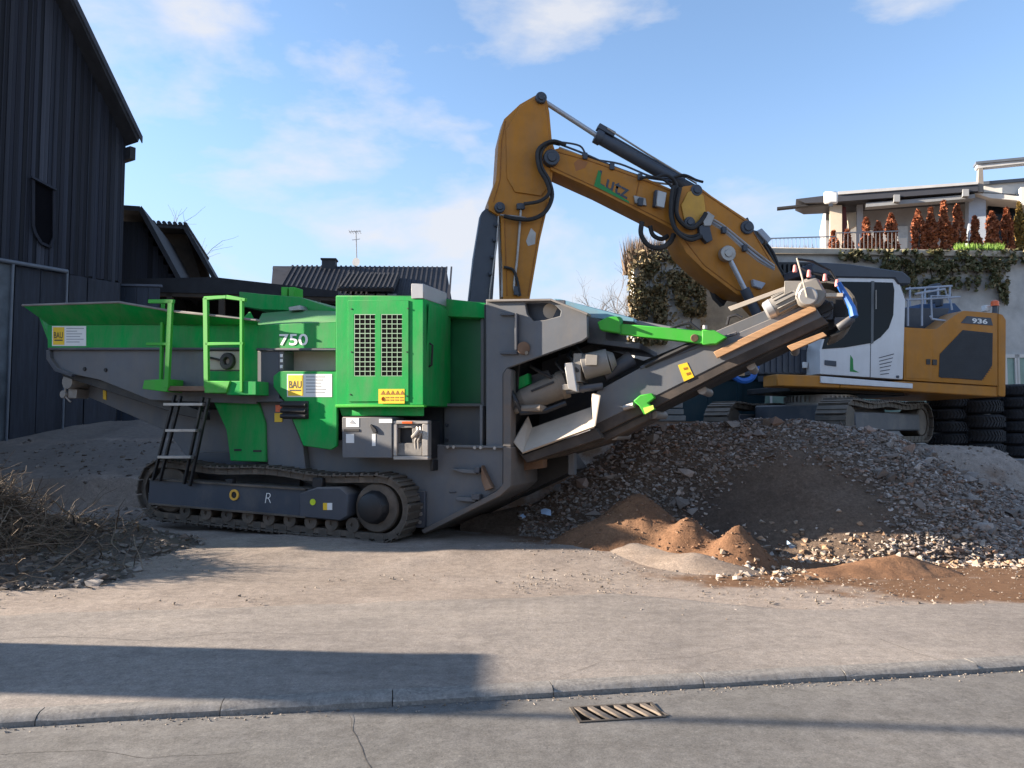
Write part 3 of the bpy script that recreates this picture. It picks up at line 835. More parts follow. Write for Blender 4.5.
# --- crusher box: the big grey side plate with the lifting hole
outer = [(486, 301), (551, 300), (558, 303), (587, 314), (587.5, 337), (582, 341), (507, 368), (503, 374), (503, 447), (486, 447)]
hole = [(525, 303), (529, 301.8), (548, 302.5), (556, 306), (561, 311), (560, 316), (545, 320), (533, 321), (527, 314)]
MB().holed(C.P(outer, .45), [C.P(hole[::-1], .45)], (0, .09, 0)).build('crusher_side', GREYM, crusher, bevel=.008)
part('hole_backing', GREYD, (rc(520, 300, 565, 325), .62, .66))
MB().cyl(C.L(551, 311, .60), C.L(551, 311, .64), .11, seg=18).build('lit_disc', CHUTE, crusher)  # pale disc stands for the sunlit circle inside the hole
part('top_flange', MATS['dusty_rim'], ([(486, 299.5), (551, 298.5), (551, 300.5), (486, 301.5)], .40, .60), ([(551, 298.5), (588, 313), (587, 315), (551, 300.5)], .40, .60), bevel=.003)
part('plate_rib', GREYD, (rc(514.5, 313, 517, 350), .36, .45), (rc(500, 313, 514.5, 315.5), .40, .45), (rc(500, 352, 517, 354.5), .40, .45))
MB().cyl(C.L(523.5, 348, .40), C.L(523.5, 348, .45), .09, seg=14).build('pin_boss', RUST, crusher, bevel=.008)
bolts(C, [(527, 353)], .39, .03, BLACK, crusher)
part('crusher_far_side', GREYM, ([(486, 301), (551, 300), (587, 314), (587, 337), (507, 368), (503, 447), (486, 447)], 2.2, 2.3))
part('crusher_core', BLACK, ([(484, 304), (548, 304), (580, 316), (578, 334), (520, 356), (515, 440), (484, 440)], .68, 2.2))
part('end_cover', SKYSH, ([(553, 298.5), (560, 299), (634, 318), (634, 322), (592, 318)], .8, 2.3))
part('end_frame', GREYD, ([(587, 316), (606, 321), (606, 340), (640, 343), (640, 349), (587, 343)], .8, 2.2))

# --- tracks
def loop_path(cl, cr, r, n_arc=16, sag=.05, n_flat=24):
    pts = []
    d_ = cr - cl; ang = math.atan2(d_.z, d_.x)
    ux, uz = V((math.cos(ang), 0, math.sin(ang))), V((-math.sin(ang), 0, math.cos(ang)))
    for i in range(n_flat): 
        t = i / n_flat; pts.append(cl + d_ * t + uz * (r - sag * math.sin(math.pi * t * 2) ** 2))
    for i in range(n_arc): 
        a_ = math.pi / 2 - math.pi * i / n_arc; pts.append(cr + ux * math.cos(a_) * r + uz * math.sin(a_) * r)
    for i in range(n_flat): pts.append(cr - d_ * (i / n_flat) - uz * r)
    for i in range(n_arc):
        a_ = -math.pi / 2 - math.pi * i / n_arc; pts.append(cl + ux * math.cos(a_) * r + uz * math.sin(a_) * r)
    return pts
def resample(pts, n):
    P_ = pts + [pts[0]]; L_ = [0]
    for a_, b_ in zip(P_[:-1], P_[1:]): L_.append(L_[-1] + (b_ - a_).length)
    out = []
    for k in range(n):
        s_ = L_[-1] * k / n
        i = max(j for j in range(len(L_) - 1) if L_[j] <= s_)
        t = (s_ - L_[i]) / max(1e-9, L_[i + 1] - L_[i])
        p = P_[i].lerp(P_[i + 1], t); out.append((p, (P_[i + 1] - P_[i]).normalized()))
    return out, L_[-1] / n
def make_track(root, cl, cr, r, d0, d1, n, xf=None, th=.035):
    path = loop_path(V((cl.x, 0, cl.z)), V((cr.x, 0, cr.z)), r)
    sam, pitch = resample(path, n)
    chain = MB(); m2 = len(path)
    ins, wid = .05, (d1 - d0)
    cyc = [V((p.x, 0, p.z)) for p in path]
    cen = sum(cyc, V()) / m2
    for a_ in (.16, .34, .52, .70):
        lo, hi = d0 + wid * (a_ - .035), d0 + wid * (a_ + .035)
    for (lo, hi) in ((d0 + wid * .14, d0 + wid * .24), (d0 + wid * .6, d0 + wid * .7)):
        vs_, fs_ = [], []
        for i, p in enumerate(cyc):
            t_ = (cyc[(i + 1) % m2] - cyc[i - 1]).normalized(); nn = V((-t_.z, 0, t_.x))
            q = p - nn * .015; w_ = p - nn * .095
            vs_ += [(q.x, lo, q.z), (q.x, hi, q.z), (w_.x, hi, w_.z), (w_.x, lo, w_.z)]
        for i in range(m2):
            j = (i + 1) % m2
            for k in range(4): fs_.append([i * 4 + k, i * 4 + (k + 1) % 4, j * 4 + (k + 1) % 4, j * 4 + k])
        chain.add(vs_, fs_)
    ch_ = chain.build('track_chain', TRACKM, root, xf=xf)
    sh = MB().box(-pitch * .47, pitch * .47, d0, d1, 0, th * .55)
    sh.box(-pitch * .44, -pitch * .26, d0 + .01, d1 - .01, th * .55, th * 1.25); sh.box(pitch * .02, pitch * .16, d0 + .01, d1 - .01, th * .55, th * 1.1)
    sh.box(-pitch * .30, pitch * .30, d0 + wid * .13, d0 + wid * .26, -.09, 0); sh.box(-pitch * .30, pitch * .30, d0 + wid * .59, d0 + wid * .71, -.09, 0)
    me = sh.build('track_shoe', TRACKM, mesh_only=True, smooth=False)
    for p, t in sam:
        nrm = V((-t.z, 0, t.x))
        m_ = Matrix((t, V((0, 1, 0)), nrm)).transposed().to_4x4(); m_.translation = V((p.x, 0, p.z))
        put('track_shoe', me, ch_, m_)
    return ch_
TR = .445
cl_, cr_ = C.L(160, 490, .02), C.L(378, 509, .02)
for (d0, d1, dd) in ((.02, .47, 0), (2.25, 2.70, 1)):
    make_track(crusher, cl_, cr_, TR, d0, d1, 46)
    y0 = d0 - .015
    fr_ = MB()
    A = [C.L(*p, .0) for p in ((149, 478.5), (306, 489), (306, 517), (147, 503.5))]
    fr_.slab([V((p.x, y0, p.z)) for p in A], (0, .40, 0))
    tf = fr_.build('track_frame', mat('track_frame_paint', (.045, .055, .075), .5, dirt=(.13, .12, .11), damt=.35, dust=DUST, dustamt=.6), crusher, bevel=.015)
    A = [C.L(*p, .0) for p in ((300, 493), (318, 487), (341, 487), (349, 494), (349, 516), (341, 521), (300, 517))]
    MB().slab([V((p.x, y0 - .03, p.z)) for p in A], (0, .42, 0)).build('tensioner_cover', GREYD, tf, bevel=.02)
    fl_ = MB()
    for (p, q) in (((150, 479), (306, 489.5)), ((150, 503.5), (306, 517))):
        p, q = C.L(*p, 0), C.L(*q, 0)
        fl_.bar(V((p.x, y0 + .0, p.z)), V((q.x, y0 + .0, q.z)), .06, .025)
    fl_.build('frame_flange', TRACKM, tf)
    for (px, py, nm) in ((164, 490.5, 'idler'), (372, 509, 'sprocket')):
        c = C.L(px, py, 0)
        MB().cyl((c.x, d0 + .1, c.z), (c.x, d1 - .02, c.z), TR - .10, seg=24).build(nm, TRACKM, tf, bevel=.02)
    c = C.L(370, 508, 0)
    dr = MB().cyl((c.x, d0 - .03, c.z), (c.x, d0 + .2, c.z), .20, .27, 12); dr.cyl((c.x, d0 - .06, c.z), (c.x, d0 - .03, c.z), .13, .2, 8)
    dr.build('drive_motor', BLACK, tf, bevel=.01)
    for k in range(9):
        c = C.L(182 + 21 * k, 511 + 1.75 * k, 0)
        MB().cyl((c.x, d0 + .06, c.z - .01), (c.x, d1 - .06, c.z - .01), .085, seg=14).ring((c.x, d0 + .04, c.z - .01), (0, 1, 0), .03, .105, .05, 14).build('track_roller', TRACKM, tf)
    if not dd:
        c = C.L(233.5, 495, -.02)
        MB().ring((c.x, y0 - .02, c.z), (0, 1, 0), .05, .082, .03, 22).build('yellow_ring', mat('yellow_ring_paint', (.75, .42, .06), .5), tf)
        MB().cyl((c.x, y0 - .008, c.z), (c.x, y0 + .01, c.z), .06, seg=18).build('ring_hole', BLACK, tf)
        writing('R', 'chalk_letter', WHITE, tf, C.L(265, 503, y0 - .004), C.L(271, 503, y0 - .004), C.L(266.5, 493, y0 - .004), .002, -.02)
        c = C.L(313, 502, y0 - .03); MB().cyl(c, c - V((0, .012, 0)), .045, seg=14).build('yellow_cap', mat('lime_cap', (.55, .70, .03), .4), tf)
        MB().rect(C, 323, 503, 332, 510, y0 - .04, y0 - .03).build('white_notice', STICK, tf)
        MB().rect(C, 323, 503, 327, 510, y0 - .043, y0 - .04).build('yellow_notice', YELLOW, tf)
        MB().rect(C, 225, 479, 232, 484, .0, .1).rect(C, 312, 478, 322, 488, .0, .1).build('frame_bracket', BLACK, tf, bevel=.01)

# --- discharge conveyor
def seg_(pts, d0, d1): return (pts, d0, d1)
RUSTD = mat('dark_rusty_belt', (.050, .040, .034), .8, dirt=(.095, .072, .055), damt=.5, dscale=2.5, var=.3)
C.sh = -.22
conv = part('conveyor_side', GREYM, ([(588, 428), (597, 391), (640, 368), (704, 344), (737, 333), (812, 301), (822, 317), (728, 360), (660, 394), (596, 424)], .95, 1.0))
part('conveyor_side', GREYM, ([(596, 391), (640, 362), (704, 336), (790, 300), (816, 312), (728, 356), (660, 390), (596, 420)], 1.95, 2.0))
part('side_rail', GREYD, ([(640, 366), (704, 342), (737, 331), (737, 334.5), (704, 345.5), (640, 369.5)], .938, .96), parent=conv)
part('belt', RUBBER, ([(520, 446), (660, 380), (830, 301), (834, 308), (660, 388), (522, 452)], 1.03, 1.92))
part('return_belt', RUBBER, ([(525, 458), (600, 432), (660, 400), (826, 320), (829, 325), (660, 407), (600, 439), (527, 463)], 1.03, 1.92))
part('conveyor_beam', RUSTD, ([(590, 425), (596, 422), (660, 392.5), (728, 359), (822, 316), (829, 323), (728, 370), (660, 405), (600, 434), (590, 437)], .96, 1.02))
part('belt_skirt', RUSTD, ([(524, 456), (600, 436), (650, 412), (650, 419), (600, 444), (560, 456), (530, 462)], 1.03, 1.9))
for px, py in ((610, 436), (650, 414), (700, 389), (750, 364), (795, 343)):
    c = C.L(px, py, 1.0)
    MB().cyl((c.x, 1.0, c.z), (c.x, 1.94, c.z), .06, seg=12).build('return_roller', STEEL, conv)
part('dark_cavity_back', GREYD, ([(511, 372), (590, 344), (648, 362), (600, 424), (522, 452), (511, 440)], 1.93, 1.99))  # added dark plate gives the shade of the cavity behind the tray
C.sh = 0
# catch tray: a dusty shovel-shaped plate
part('tray_support', RUSTD, ([(516, 450), (523, 455), (596, 428), (602, 438), (560, 452), (527, 463)], .60, .95))
F0 = C.P([(522, 452.5), (594, 426.5)], .52); F1 = C.P([(531, 428), (591, 407)], .86)
tr = MB().slab([F0[0], F0[1], F1[1], F1[0]], (0, .03, -.02)).build('catch_tray', CHUTE, crusher)
e1 = C.P([(513, 442), (522, 452.5)], .52) + C.P([(531, 428), (527, 417)], .86)
MB().slab(e1, (.02, 0, .01)).build('tray_end', CHUTE, tr)
e2 = C.P([(594, 426.5), (599, 396), (592, 394)], .52) + C.P([(591, 407)], .86)
MB().slab([e2[0], e2[1], e2[2], e2[3]], (.02, 0, .01)).build('tray_end', CHUTE, tr)
# cross-belt magnet drum with its motor
ROLL = mat('dusty_rubber', (.20, .165, .13), .75, dirt=(.12, .10, .085), damt=.4, var=.15)
p0, p1 = C.L(520, 402, .72), C.L(570, 382, .90)
ax = (p1 - p0)
mg = MB()
prof = [(-.06, .10), (-.03, .13), (.08, .165), (.5, .18), (.78, .185), (.80, .20), (.92, .20), (.93, .16), (1.05, .15)]
for (t0, r0), (t1, r1) in zip(prof[:-1], prof[1:]): mg.cyl(p0 + ax * t0, p0 + ax * t1, r0, r1, 20, caps=False)
mg.cyl(p0 + ax * -.07, p0 + ax * -.05, .10, .10, 20)
mgo = mg.build('magnet_drum', ROLL, crusher)
MB().bar(p0 + ax * .30 + V((0, -.17, .06)), p0 + ax * .75 + V((0, -.18, .06)), .02, .03).build('drum_seam', BLACK, mgo)
MB().tube([C.L(511, 391, .5), C.L(517, 402, .45), C.L(521, 413, .5), C.L(545, 411, .55), C.L(566, 403, .62)], .035, 8).build('drum_frame', BLACK, mgo)
MB().tube([C.L(515, 411, .6), C.L(520, 409, .52), C.L(540, 408, .5), C.L(545, 410, .6)], .05, 8).build('drum_bearing', ROLL, mgo)
MOT = mat('dusty_motor', (.23, .215, .195), .6, metal=.2, dirt=(.22, .2, .17), damt=.45, dscale=4)
mt = MB(); c = C.L(594, 368, .75)
mt.cyl(c + V((-.14, -.06, .0)), c + V((.2, .0, .1)), .18, .17, 18); mt.cyl(c + V((.2, 0, .1)), c + V((.28, .02, .13)), .15, .09, 16)
mt.box(c.x - .24, c.x - .13, c.y - .2, c.y + .2, c.z - .2, c.z + .18)
mt.box(c.x - .06, c.x + .10, c.y - .24, c.y - .1, c.z + .02, c.z + .16)
mt.build('magnet_motor', MOT, crusher, bevel=.005)
fl2 = MB(); c2 = C.L(575, 378, .72)
fl2.slab([c2 + V((-.03, -.22, -.16)), c2 + V((.10, -.22, -.20)), c2 + V((.02, -.22, .2)), c2 + V((-.10, -.22, .18))], (0, .4, 0)); fl2.build('motor_flange', STICK if False else SILVER, crusher, bevel=.01)
MB().cyl(C.L(566, 391, .62), C.L(603, 386, .7), .05, seg=10).cyl(C.L(604, 376, .85), C.L(632, 359, 1.0), .09, .12, 12).build('magnet_bracket', GREYD, crusher, bevel=.008)
MB().rect(C, 562, 384, 578, 390, .55, .75).build('bracket_plate', MOT, crusher, bevel=.01)
hb = MB()
hb.tube([C.L(572, 350, .9), C.L(568, 356, .7), C.L(574, 362, .6), C.L(578, 372, .55)], .025, 6)
hb.tube([C.L(575, 345, .9), C.L(580, 352, .7), C.L(586, 360, .62)], .025, 6)
hb.tube([C.L(560, 352, .9), C.L(556, 363, .7), C.L(563, 372, .62), C.L(572, 374, .58)], .02, 6)
hb.tube([C.L(530, 366, .75), C.L(540, 372, .7), C.L(552, 378, .72)], .025, 6)
hb.build('hydraulic_hoses', BLACK, crusher)
part('inner_bracket', GREEN, ([(512, 380), (528, 373), (529, 384), (513, 392)], .7, .85))
part('inner_plate', GREYM, ([(529, 376), (548, 370), (552, 380), (530, 386)], .95, 1.0))
C.sh = -.22
# bright green support arm
part('arm_bracket', GREENB, ([(597, 322), (607, 317), (617, 316), (620, 320), (620, 333), (600, 330)], .80, 1.0), bevel=.012)
sa = part('support_arm', GREENB, ([(619, 323.5), (703, 330.5), (703, 344), (619, 334)], .84, .96), bevel=.01)
part('arm_tip', GREENB, ([(702, 329.5), (714, 330), (727, 337), (716, 344), (702, 344.5)], .82, .98), bevel=.01)
part('arm_joint', GREEN, ([(617.5, 316), (620.5, 317), (620.5, 334), (617.5, 333)], .82, .98))
MB().cyl(C.L(694.5, 338, .82), C.L(694.5, 338, .86), .05, seg=14).build('arm_pin', RUST, sa, bevel=.006)
MB().cyl(C.L(705, 329, .83), C.L(705, 325.5, .83), .03, seg=10).build('arm_stud', SILVER, sa)
part('cover_sheet', mat('grey_belt_cover', (.22, .22, .235), .55, dust=DUST, dustamt=.4), ([(622, 318), (640, 321), (700, 331), (700, 336), (622, 327)], 1.2, 2.0))
MB().tube([C.L(668, 330, .9), C.L(680, 325, .9), C.L(690, 323, .9), C.L(700, 331, .9)], .02, 6).build('hose', BLACK, crusher)
MB().tube([C.L(727, 325, 1.0), C.L(729, 317, 1.0), C.L(736, 315, 1.0), C.L(742, 318, 1.0)], .02, 6).build('grab_handle', BLACK, crusher)
MB().tube([C.L(645, 366, .94), C.L(680, 350, .93), C.L(705, 338, .93)], .03, 8).build('hydraulic_pipe', RUBBER, crusher)
cs = part('warning_sticker', YELLOW, ([(678, 365), (687, 362.5), (694, 377), (684, 381.5)], .944, .949), bevel=0)
part('warning_print', mat('brown_print', (.3, .12, .01)), ([(683, 368), (687, 367), (688, 369), (684, 370)], .941, .944), parent=cs, bevel=0)
part('warning_print', MATS['brown_print'], ([(686, 373), (690, 372), (691, 374), (687, 375.5)], .941, .944), parent=cs, bevel=0)
gc = part('green_clamp', GREENB, ([(633, 401), (640, 395), (652, 393), (655, 398), (648, 403), (655, 409), (644, 415), (639, 406)], .84, .95), bevel=.012)
part('clamp_notice', mat('lime_notice', (.55, .75, .12), .4), ([(643, 408), (653, 405), (654, 409), (645, 414)], .83, .84), parent=gc, bevel=0)
MB().tube([C.L(624, 408, .92), C.L(634, 405, .88)], .04, 8).build('clamp_rod', STEEL, gc)
# boards tied along the belt and at the head
part('side_board', WOODB, ([(713.5, 352), (814, 304), (816.5, 310), (717, 358)], .86, .94), bevel=.004)
part('side_board', WOODB, ([(787, 346), (823, 332), (827, 335.5), (792, 351)], .80, .90), bevel=.004)
part('edge_lath', CHUTE, ([(728, 307), (807, 278.5), (809, 281), (731, 311)], 1.55, 1.6), bevel=.003)
# head drum, gear motor and guards
hc = C.L(822, 313, 1.5)
hdrum = MB().cyl((hc.x, 1.02, hc.z), (hc.x, 1.96, hc.z), .27, seg=26).build('head_drum', RUBBER, crusher)
bp_ = MB().cyl((hc.x, .88, hc.z), (hc.x, 1.0, hc.z), .12, seg=16); bp_.box(hc.x - .15, hc.x + .12, .92, 1.0, hc.z - .14, hc.z + .1); bp_.build('head_bearing', GREYD, hdrum, bevel=.01)
hg = MB(); arc = []
for k in range(13):
    t_ = R(100 - 175 * k / 12); arc.append(V((hc.x + math.cos(t_) * .40, 0, hc.z + math.sin(t_) * .36)))
for p, q in zip(arc[:-1], arc[1:]): hg.slab([(p.x, .95, p.z), (q.x, .95, q.z), (q.x, 2.0, q.z), (p.x, 2.0, p.z)], ((hc.x - p.x) * .06, 0, (hc.z - p.z) * .06))
hg.build('head_guard', mat('dirty_guard', (.10, .092, .08), .65, dirt=(.24, .21, .17), damt=.5, dscale=3), crusher)
gm_ = MB(); a0, a1 = C.L(767, 311, .98), C.L(797, 296, .98)
ax = (a1 - a0)
gm_.cyl(a0 + ax * .2, a1, .125, .12, 20)
for k in range(14):
    a_ = 2 * math.pi * k / 14; u_ = ax.orthogonal().normalized(); w_ = ax.normalized().cross(u_); e__ = u_ * math.cos(a_) + w_ * math.sin(a_)
    gm_.bar(a0 + ax * .3 + e__ * .125, a0 + ax * .92 + e__ * .122, .012, .03, up=e__)
gm_.box(a0.x + .2, a0.x + .42, a0.y - .1, a0.y + .1, a0.z + .16, a0.z + .36)
gmo = gm_.build('gear_motor', MOT, crusher, bevel=.004)
MB().cyl(a0 - ax * .06, a0 + ax * .24, .115, .132, 20).build('fan_cowl', SILVER, gmo, bevel=.02)
gb = part('gear_box', MOT, ([(793, 297), (800, 281), (818, 277), (828, 295), (820, 306), (800, 307)], .84, 1.0), bevel=.03)
MB().cyl(C.L(808, 296, .84), C.L(808, 296, .79), .115, .11, 22).build('gear_cover', SILVER, gb, bevel=.012)
hp = MB(); hp.tube([C.L(797, 258, .75), C.L(802, 277, .75), C.L(807, 297, .78)], .011, 6); hp.build('lamp_stake', CHUTE, crusher)
lampw = MB().tube([C.L(794, 264, .9), C.L(808, 272, .9), C.L(825, 276, .9), C.L(838, 282, .9)], .012, 6).tube([C.L(797, 259, .75), C.L(812, 261, .8), C.L(830, 270, .9), C.L(838, 282, .9)], .015, 6).build('lamp_wire', BLACK, crusher)
for px, py in ((795, 269), (809, 274), (825, 278), (837, 283.5)):
    c = C.L(px, py, .9); MB().cyl(c + V((0, 0, .05)), c - V((0, 0, .04)), .022, .03, 10).build('pink_lamp', PINK, lampw, bevel=.012)
MB().tube([C.L(838, 283, .9), C.L(845, 295, .9), C.L(852, 308, .88), C.L(854, 317, .85)], .035, 8, taper=.05).build('blue_hose', BLUEH, crusher)
MB().rect(C, 826, 293, 843, 296.5, .85, .95).build('head_lath', CHUTE, crusher)
jk = MB(); c = C.L(848, 320, .9); jk.box(c.x - .15, c.x + .05, .8, 1.0, c.z - .05, c.z + .05); jk.cyl(C.L(838, 328, .9), C.L(853, 318, .9), .05, seg=8); jk.build('tail_bracket', GREYD, crusher, bevel=.01)
C.sh = 0
# supports of the conveyor and clutter under the crusher box
part('support_leg', GREYM, (rc(568, 440, 574, 475), 1.2, 1.35))
part('cross_member', RUST, ([(512, 457), (543, 454), (543, 468), (512, 472)], .9, 1.1))
part('under_shield', BLACK, ([(511, 447), (560, 446), (575, 470), (511, 500)], 1.5, 2.2))

# ------------------------------------------------------------------ the excavator
EY = R(10)
EO = at_y(860, 385, 15.8)
E = Frame(EO, (math.cos(EY), math.sin(EY), -math.sin(R(1.0))))
digger = thing('excavator', 'orange and white crawler excavator with raised two-piece boom behind the rubble', 'excavator', E.M)
def ep(name, m, *prisms, parent=digger, bevel=0.012, **kw):
    mb = MB()
    for pts, d0, d1 in prisms: mb.prism(E, pts, d0, d1)
    return mb.build(name, m, parent, bevel=bevel, **kw)
# upper body
body = ep('engine_house', ORANGE, ([(904, 327), (936, 329), (958, 313), (964, 310.5), (998, 313), (998, 386), (904, 380)], .0, 2.8), bevel=.03, seg=2)
ep('counterweight', ORANGE, ([(998.6, 313), (1003, 314.5), (1006.5, 320), (1006, 397), (998.6, 396)], -.02, 2.82), bevel=.05, seg=2)
ep('lower_skirt', ORANGE, ([(777, 374), (820, 375.5), (840, 383), (840, 388), (777, 386)], .02, .6), ([(840, 383), (904, 381), (998, 386.5), (998, 397), (904, 391), (840, 388)], .02, 2.75), bevel=.02)
ep('white_sill', CABW, ([(821, 376), (913, 383.5), (913, 388.5), (821, 383)], -.02, .03), bevel=.008)
sd = ep('side_door', ORANGE, ([(906, 329), (931.5, 330), (931.5, 379), (906, 378)], -.008, .0), parent=body, bevel=.004)
MB().rect(E, 926.5, 359, 930.5, 364.5, -.02, -.008).rect(E, 932.8, 359.5, 937, 365, -.02, .0).build('door_latch', BLACK, sd)
gl = ep('engine_grille', GRILLE, ([(963, 330), (993, 333), (992.5, 365), (982, 380.5), (939, 377), (940, 354)], -.012, .0), parent=body, bevel=.004)
gb_ = MB()
for k in range(22):
    y = 333 + k * 2.1
    xl = 963 - max(0, (y - 331)) * .98 if y < 354 else 940
    xr = 992 - max(0, y - 366) * .7
    gb_.prism(E, [(max(940.5, xl + 1), y), (xr, y + 1.3), (xr, y + 1.9), (max(940.5, xl + 1), y + .6)], -.018, -.012)
gb_.build('grille_slats', GRILLE, gl)
bd = ep('number_badge', CABD, ([(967, 316), (991, 318), (993, 325.5), (961, 323)], -.010, .0), parent=body, bevel=0)
writing('936', 'number_lettering', STICK, bd, E.L(972, 323, -.011), E.L(987.5, 324.2, -.011), E.L(972, 318, -.011), .002, .03)
ep('engine_deck', CABD, ([(905, 308), (950, 308), (945, 322), (936, 330), (905, 327)], .5, 2.5))
ep('deck_box', mat('blue_deck_box', (.02, .07, .17), .5, var=.15), ([(920, 304), (955, 303), (962, 311), (945, 320), (915, 321)], .9, 2.0))
RAILM = mat('rail_paint', (.34, .38, .45), .5)
for pts in ([(906, 300), (960, 297)], [(922, 326), (922, 292), (930, 291)], [(908, 300), (908, 326)], [(932, 320), (931, 296), (950, 296), (952, 310)], [(915, 294), (945, 289), (948, 300)]):
    MB().tube([E.L(x, y, .15) for x, y in pts], .022, 6).build('guard_rail', RAILM, digger)
MB().tube([E.L(930, 316, .1), E.L(932, 319, .1), E.L(947, 321, .1), E.L(957, 314, .1)], .022, 6).build('guard_rail', RAILM, digger)
for x in (910, 925, 938, 950): MB().tube([E.L(x, 318, 1.3), E.L(x, 287, 1.3)], .025, 6).build('guard_rail', RAILM, digger)
MB().tube([E.L(906, 289, 1.3), E.L(952, 286, 1.3)], .025, 6).build('guard_rail', RAILM, digger)
MB().rect(E, 936, 283, 941, 303, 1.6, 1.9).rect(E, 941, 296, 944, 306, .6, .8).build('exhaust_stack', CABD, digger, bevel=.02)
bc = E.L(995, 306, .5)
MB().cyl(bc - V((0, 0, .18)), bc + V((0, 0, .0)), .06, .05, 12).build('beacon_base', CABD, digger)
MB().cyl(bc, bc + V((0, 0, .10)), .085, .08, 14).cyl(bc + V((0, 0, .10)), bc + V((0, 0, .13)), .08, .03, 14).build('beacon', ORL, digger)
ep('work_lamp', STICK, (rc(986, 305, 991, 311), .6, .75))
# cab
cab = ep('cab', CABW, ([(820, 350), (820, 374), (903, 379.5), (905.5, 300), (900, 284), (894, 278.5), (838, 277.5)], .0, 1.05), bevel=.03, seg=2)
ep('cab_roof', CABD, ([(814, 262), (850, 264), (903, 271.5), (911, 278), (911, 284), (899, 284), (895, 278), (838, 277), (812, 272)], -.04, 1.15), bevel=.02)
ep('door_window', GLASS, ([(841, 281.5), (871.5, 282), (871.5, 343), (845, 347.5), (822, 349)], -.012, .0), parent=cab, bevel=.004)
ep('rear_window', GLASS, ([(874.5, 282), (893, 282.5), (894.5, 290), (893.5, 315), (889, 328), (881, 337), (873.5, 342)], -.012, .0), parent=cab, bevel=.004)
ep('window_bar', mat('window_frame_dark', (.10, .11, .12), .5), ([(871.5, 281), (874.5, 281), (873.5, 343), (871, 344)], -.02, .0), parent=cab, bevel=.002)
sky_ = MB().tube([E.L(876, 290, -.05), E.L(876, 309, -.05)], .012, 6).build('grab_rail', STEEL, cab)
ep('door_seam', CABD, ([(870.3, 344), (871.0, 344), (870.6, 377), (869.9, 377)], -.003, .0), parent=cab, bevel=0)
ep('door_handle', CABD, ([(825, 360), (836.5, 361), (836.5, 366.5), (825, 365)], -.02, .0), parent=cab, bevel=.006)
vs_ = MB()
for k in range(6): vs_.prism(E, [(879 + .3 * k, 357.5 + 3.3 * k), (894 - 1.0 * k, 353.5 + 3.9 * k), (894 - 1.0 * k, 354.3 + 3.9 * k), (879 + .3 * k, 358.3 + 3.3 * k)], -.006, .0)
vs_.build('vent_louvres', CABD, cab)
ep('logo_mark', LGREEN, ([(850.5, 355), (853, 359), (853.5, 369.5), (859, 372.5), (850, 371.5)], -.006, .0), parent=cab, bevel=0)
ep('lower_hinge', CABD, (rc(896.5, 375.5, 899.5, 378), -.015, .0), parent=cab)
ep('windscreen', GLASS, ([(836, 279), (838, 279), (820, 350), (818, 350)], .08, .98), parent=cab, bevel=0)
ep('front_guard', CABD, ([(811, 275), (815, 275), (806, 350), (802, 350)], .0, .05), ([(811, 275), (815, 275), (806, 350), (802, 350)], .98, 1.03), bevel=.004)
fg = MB()
for k in range(9): fg.bar(E.L(812 - 1.0 * k, 279 + 8.6 * k, .02), E.L(812 - 1.0 * k, 279 + 8.6 * k, 1.0), .03, .02)
fg.build('guard_bars', CABD, digger)
# platform in front of the cab, dark tanks and cooler beside the boom foot
ep('front_tank', CABD, ([(758, 345), (820, 345), (820, 374), (758, 374)], .5, 1.1))
tk = MB()
for k in range(8): tk.rect(E, 759 + 6 * k, 347, 761.5 + 6 * k, 372, .47, .5)
tk.build('tank_ribs', CABD, digger)
ep('white_lamp', STICK, (rc(803, 362, 808, 368), .4, .45))
ep('right_house', CABD, ([(770, 300), (900, 300), (904, 380), (775, 380)], 1.95, 2.75))
ep('hydraulic_block', BLACK, ([(764, 262), (815, 262), (815, 330), (770, 330)], 1.7, 2.4))
rb = MB()
for k in range(11): rb.rect(E, 765 + 4.6 * k, 264, 767.4 + 4.6 * k, 300, 1.64, 1.7)
rb.build('cooler_fins', BLACK, digger)
ep('slew_deck', BLACK, ([(790, 385), (905, 391), (905, 396), (790, 391)], .5, 2.4))

# boom
BC, BW = 1.45, .30
lo = [(672, 205), (677, 191), (684, 186), (697, 184.5), (712, 196), (749, 220.5), (751, 228), (777, 266), (792, 292), (803, 316), (796, 328), (778, 324), (753, 297), (737, 294.5), (703, 269), (686, 252.5), (680, 240)]
lb_ = ep('lower_boom', ORANGE, (lo, BC - BW - .08, BC + BW + .08), bevel=.025, seg=2)
up = [(547, 158), (551, 150), (559, 148), (592, 158.5), (646, 178), (674, 190), (700, 200), (716, 216), (712, 232), (690, 240), (667, 226), (600, 192), (551, 170)]
ub = ep('upper_boom', ORANGE, (up, BC - BW, BC + BW), bevel=.02, seg=2)
def pinpx(px, py, r, name, parent=digger, m=None, half=.44):
    c = E.L(px, py, BC - half)
    MB().cyl(c, c + V((0, 2 * half, 0)), r, seg=18).cyl(c - V((0, .03, 0)), c, r * .6, seg=12).build(name, m or CABD, parent, bevel=.012)
pinpx(552, 157, .17, 'arm_pivot'); pinpx(697, 190, .13, 'cylinder_pin', half=.42); pinpx(748, 227, .15, 'cylinder_pin')
pinpx(690, 222, .12, 'boom_joint', half=.46); pinpx(799, 318, .16, 'boom_foot_pin')
ep('joint_plate', mat('worn_yellow_paint', (.55, .30, .035), .5, dirt=(.4, .2, .05), damt=.4), ([(681, 205), (688, 192), (697, 188), (704, 196), (706, 212), (697, 226), (685, 224)], BC - BW - .11, BC - BW - .08), parent=lb_)
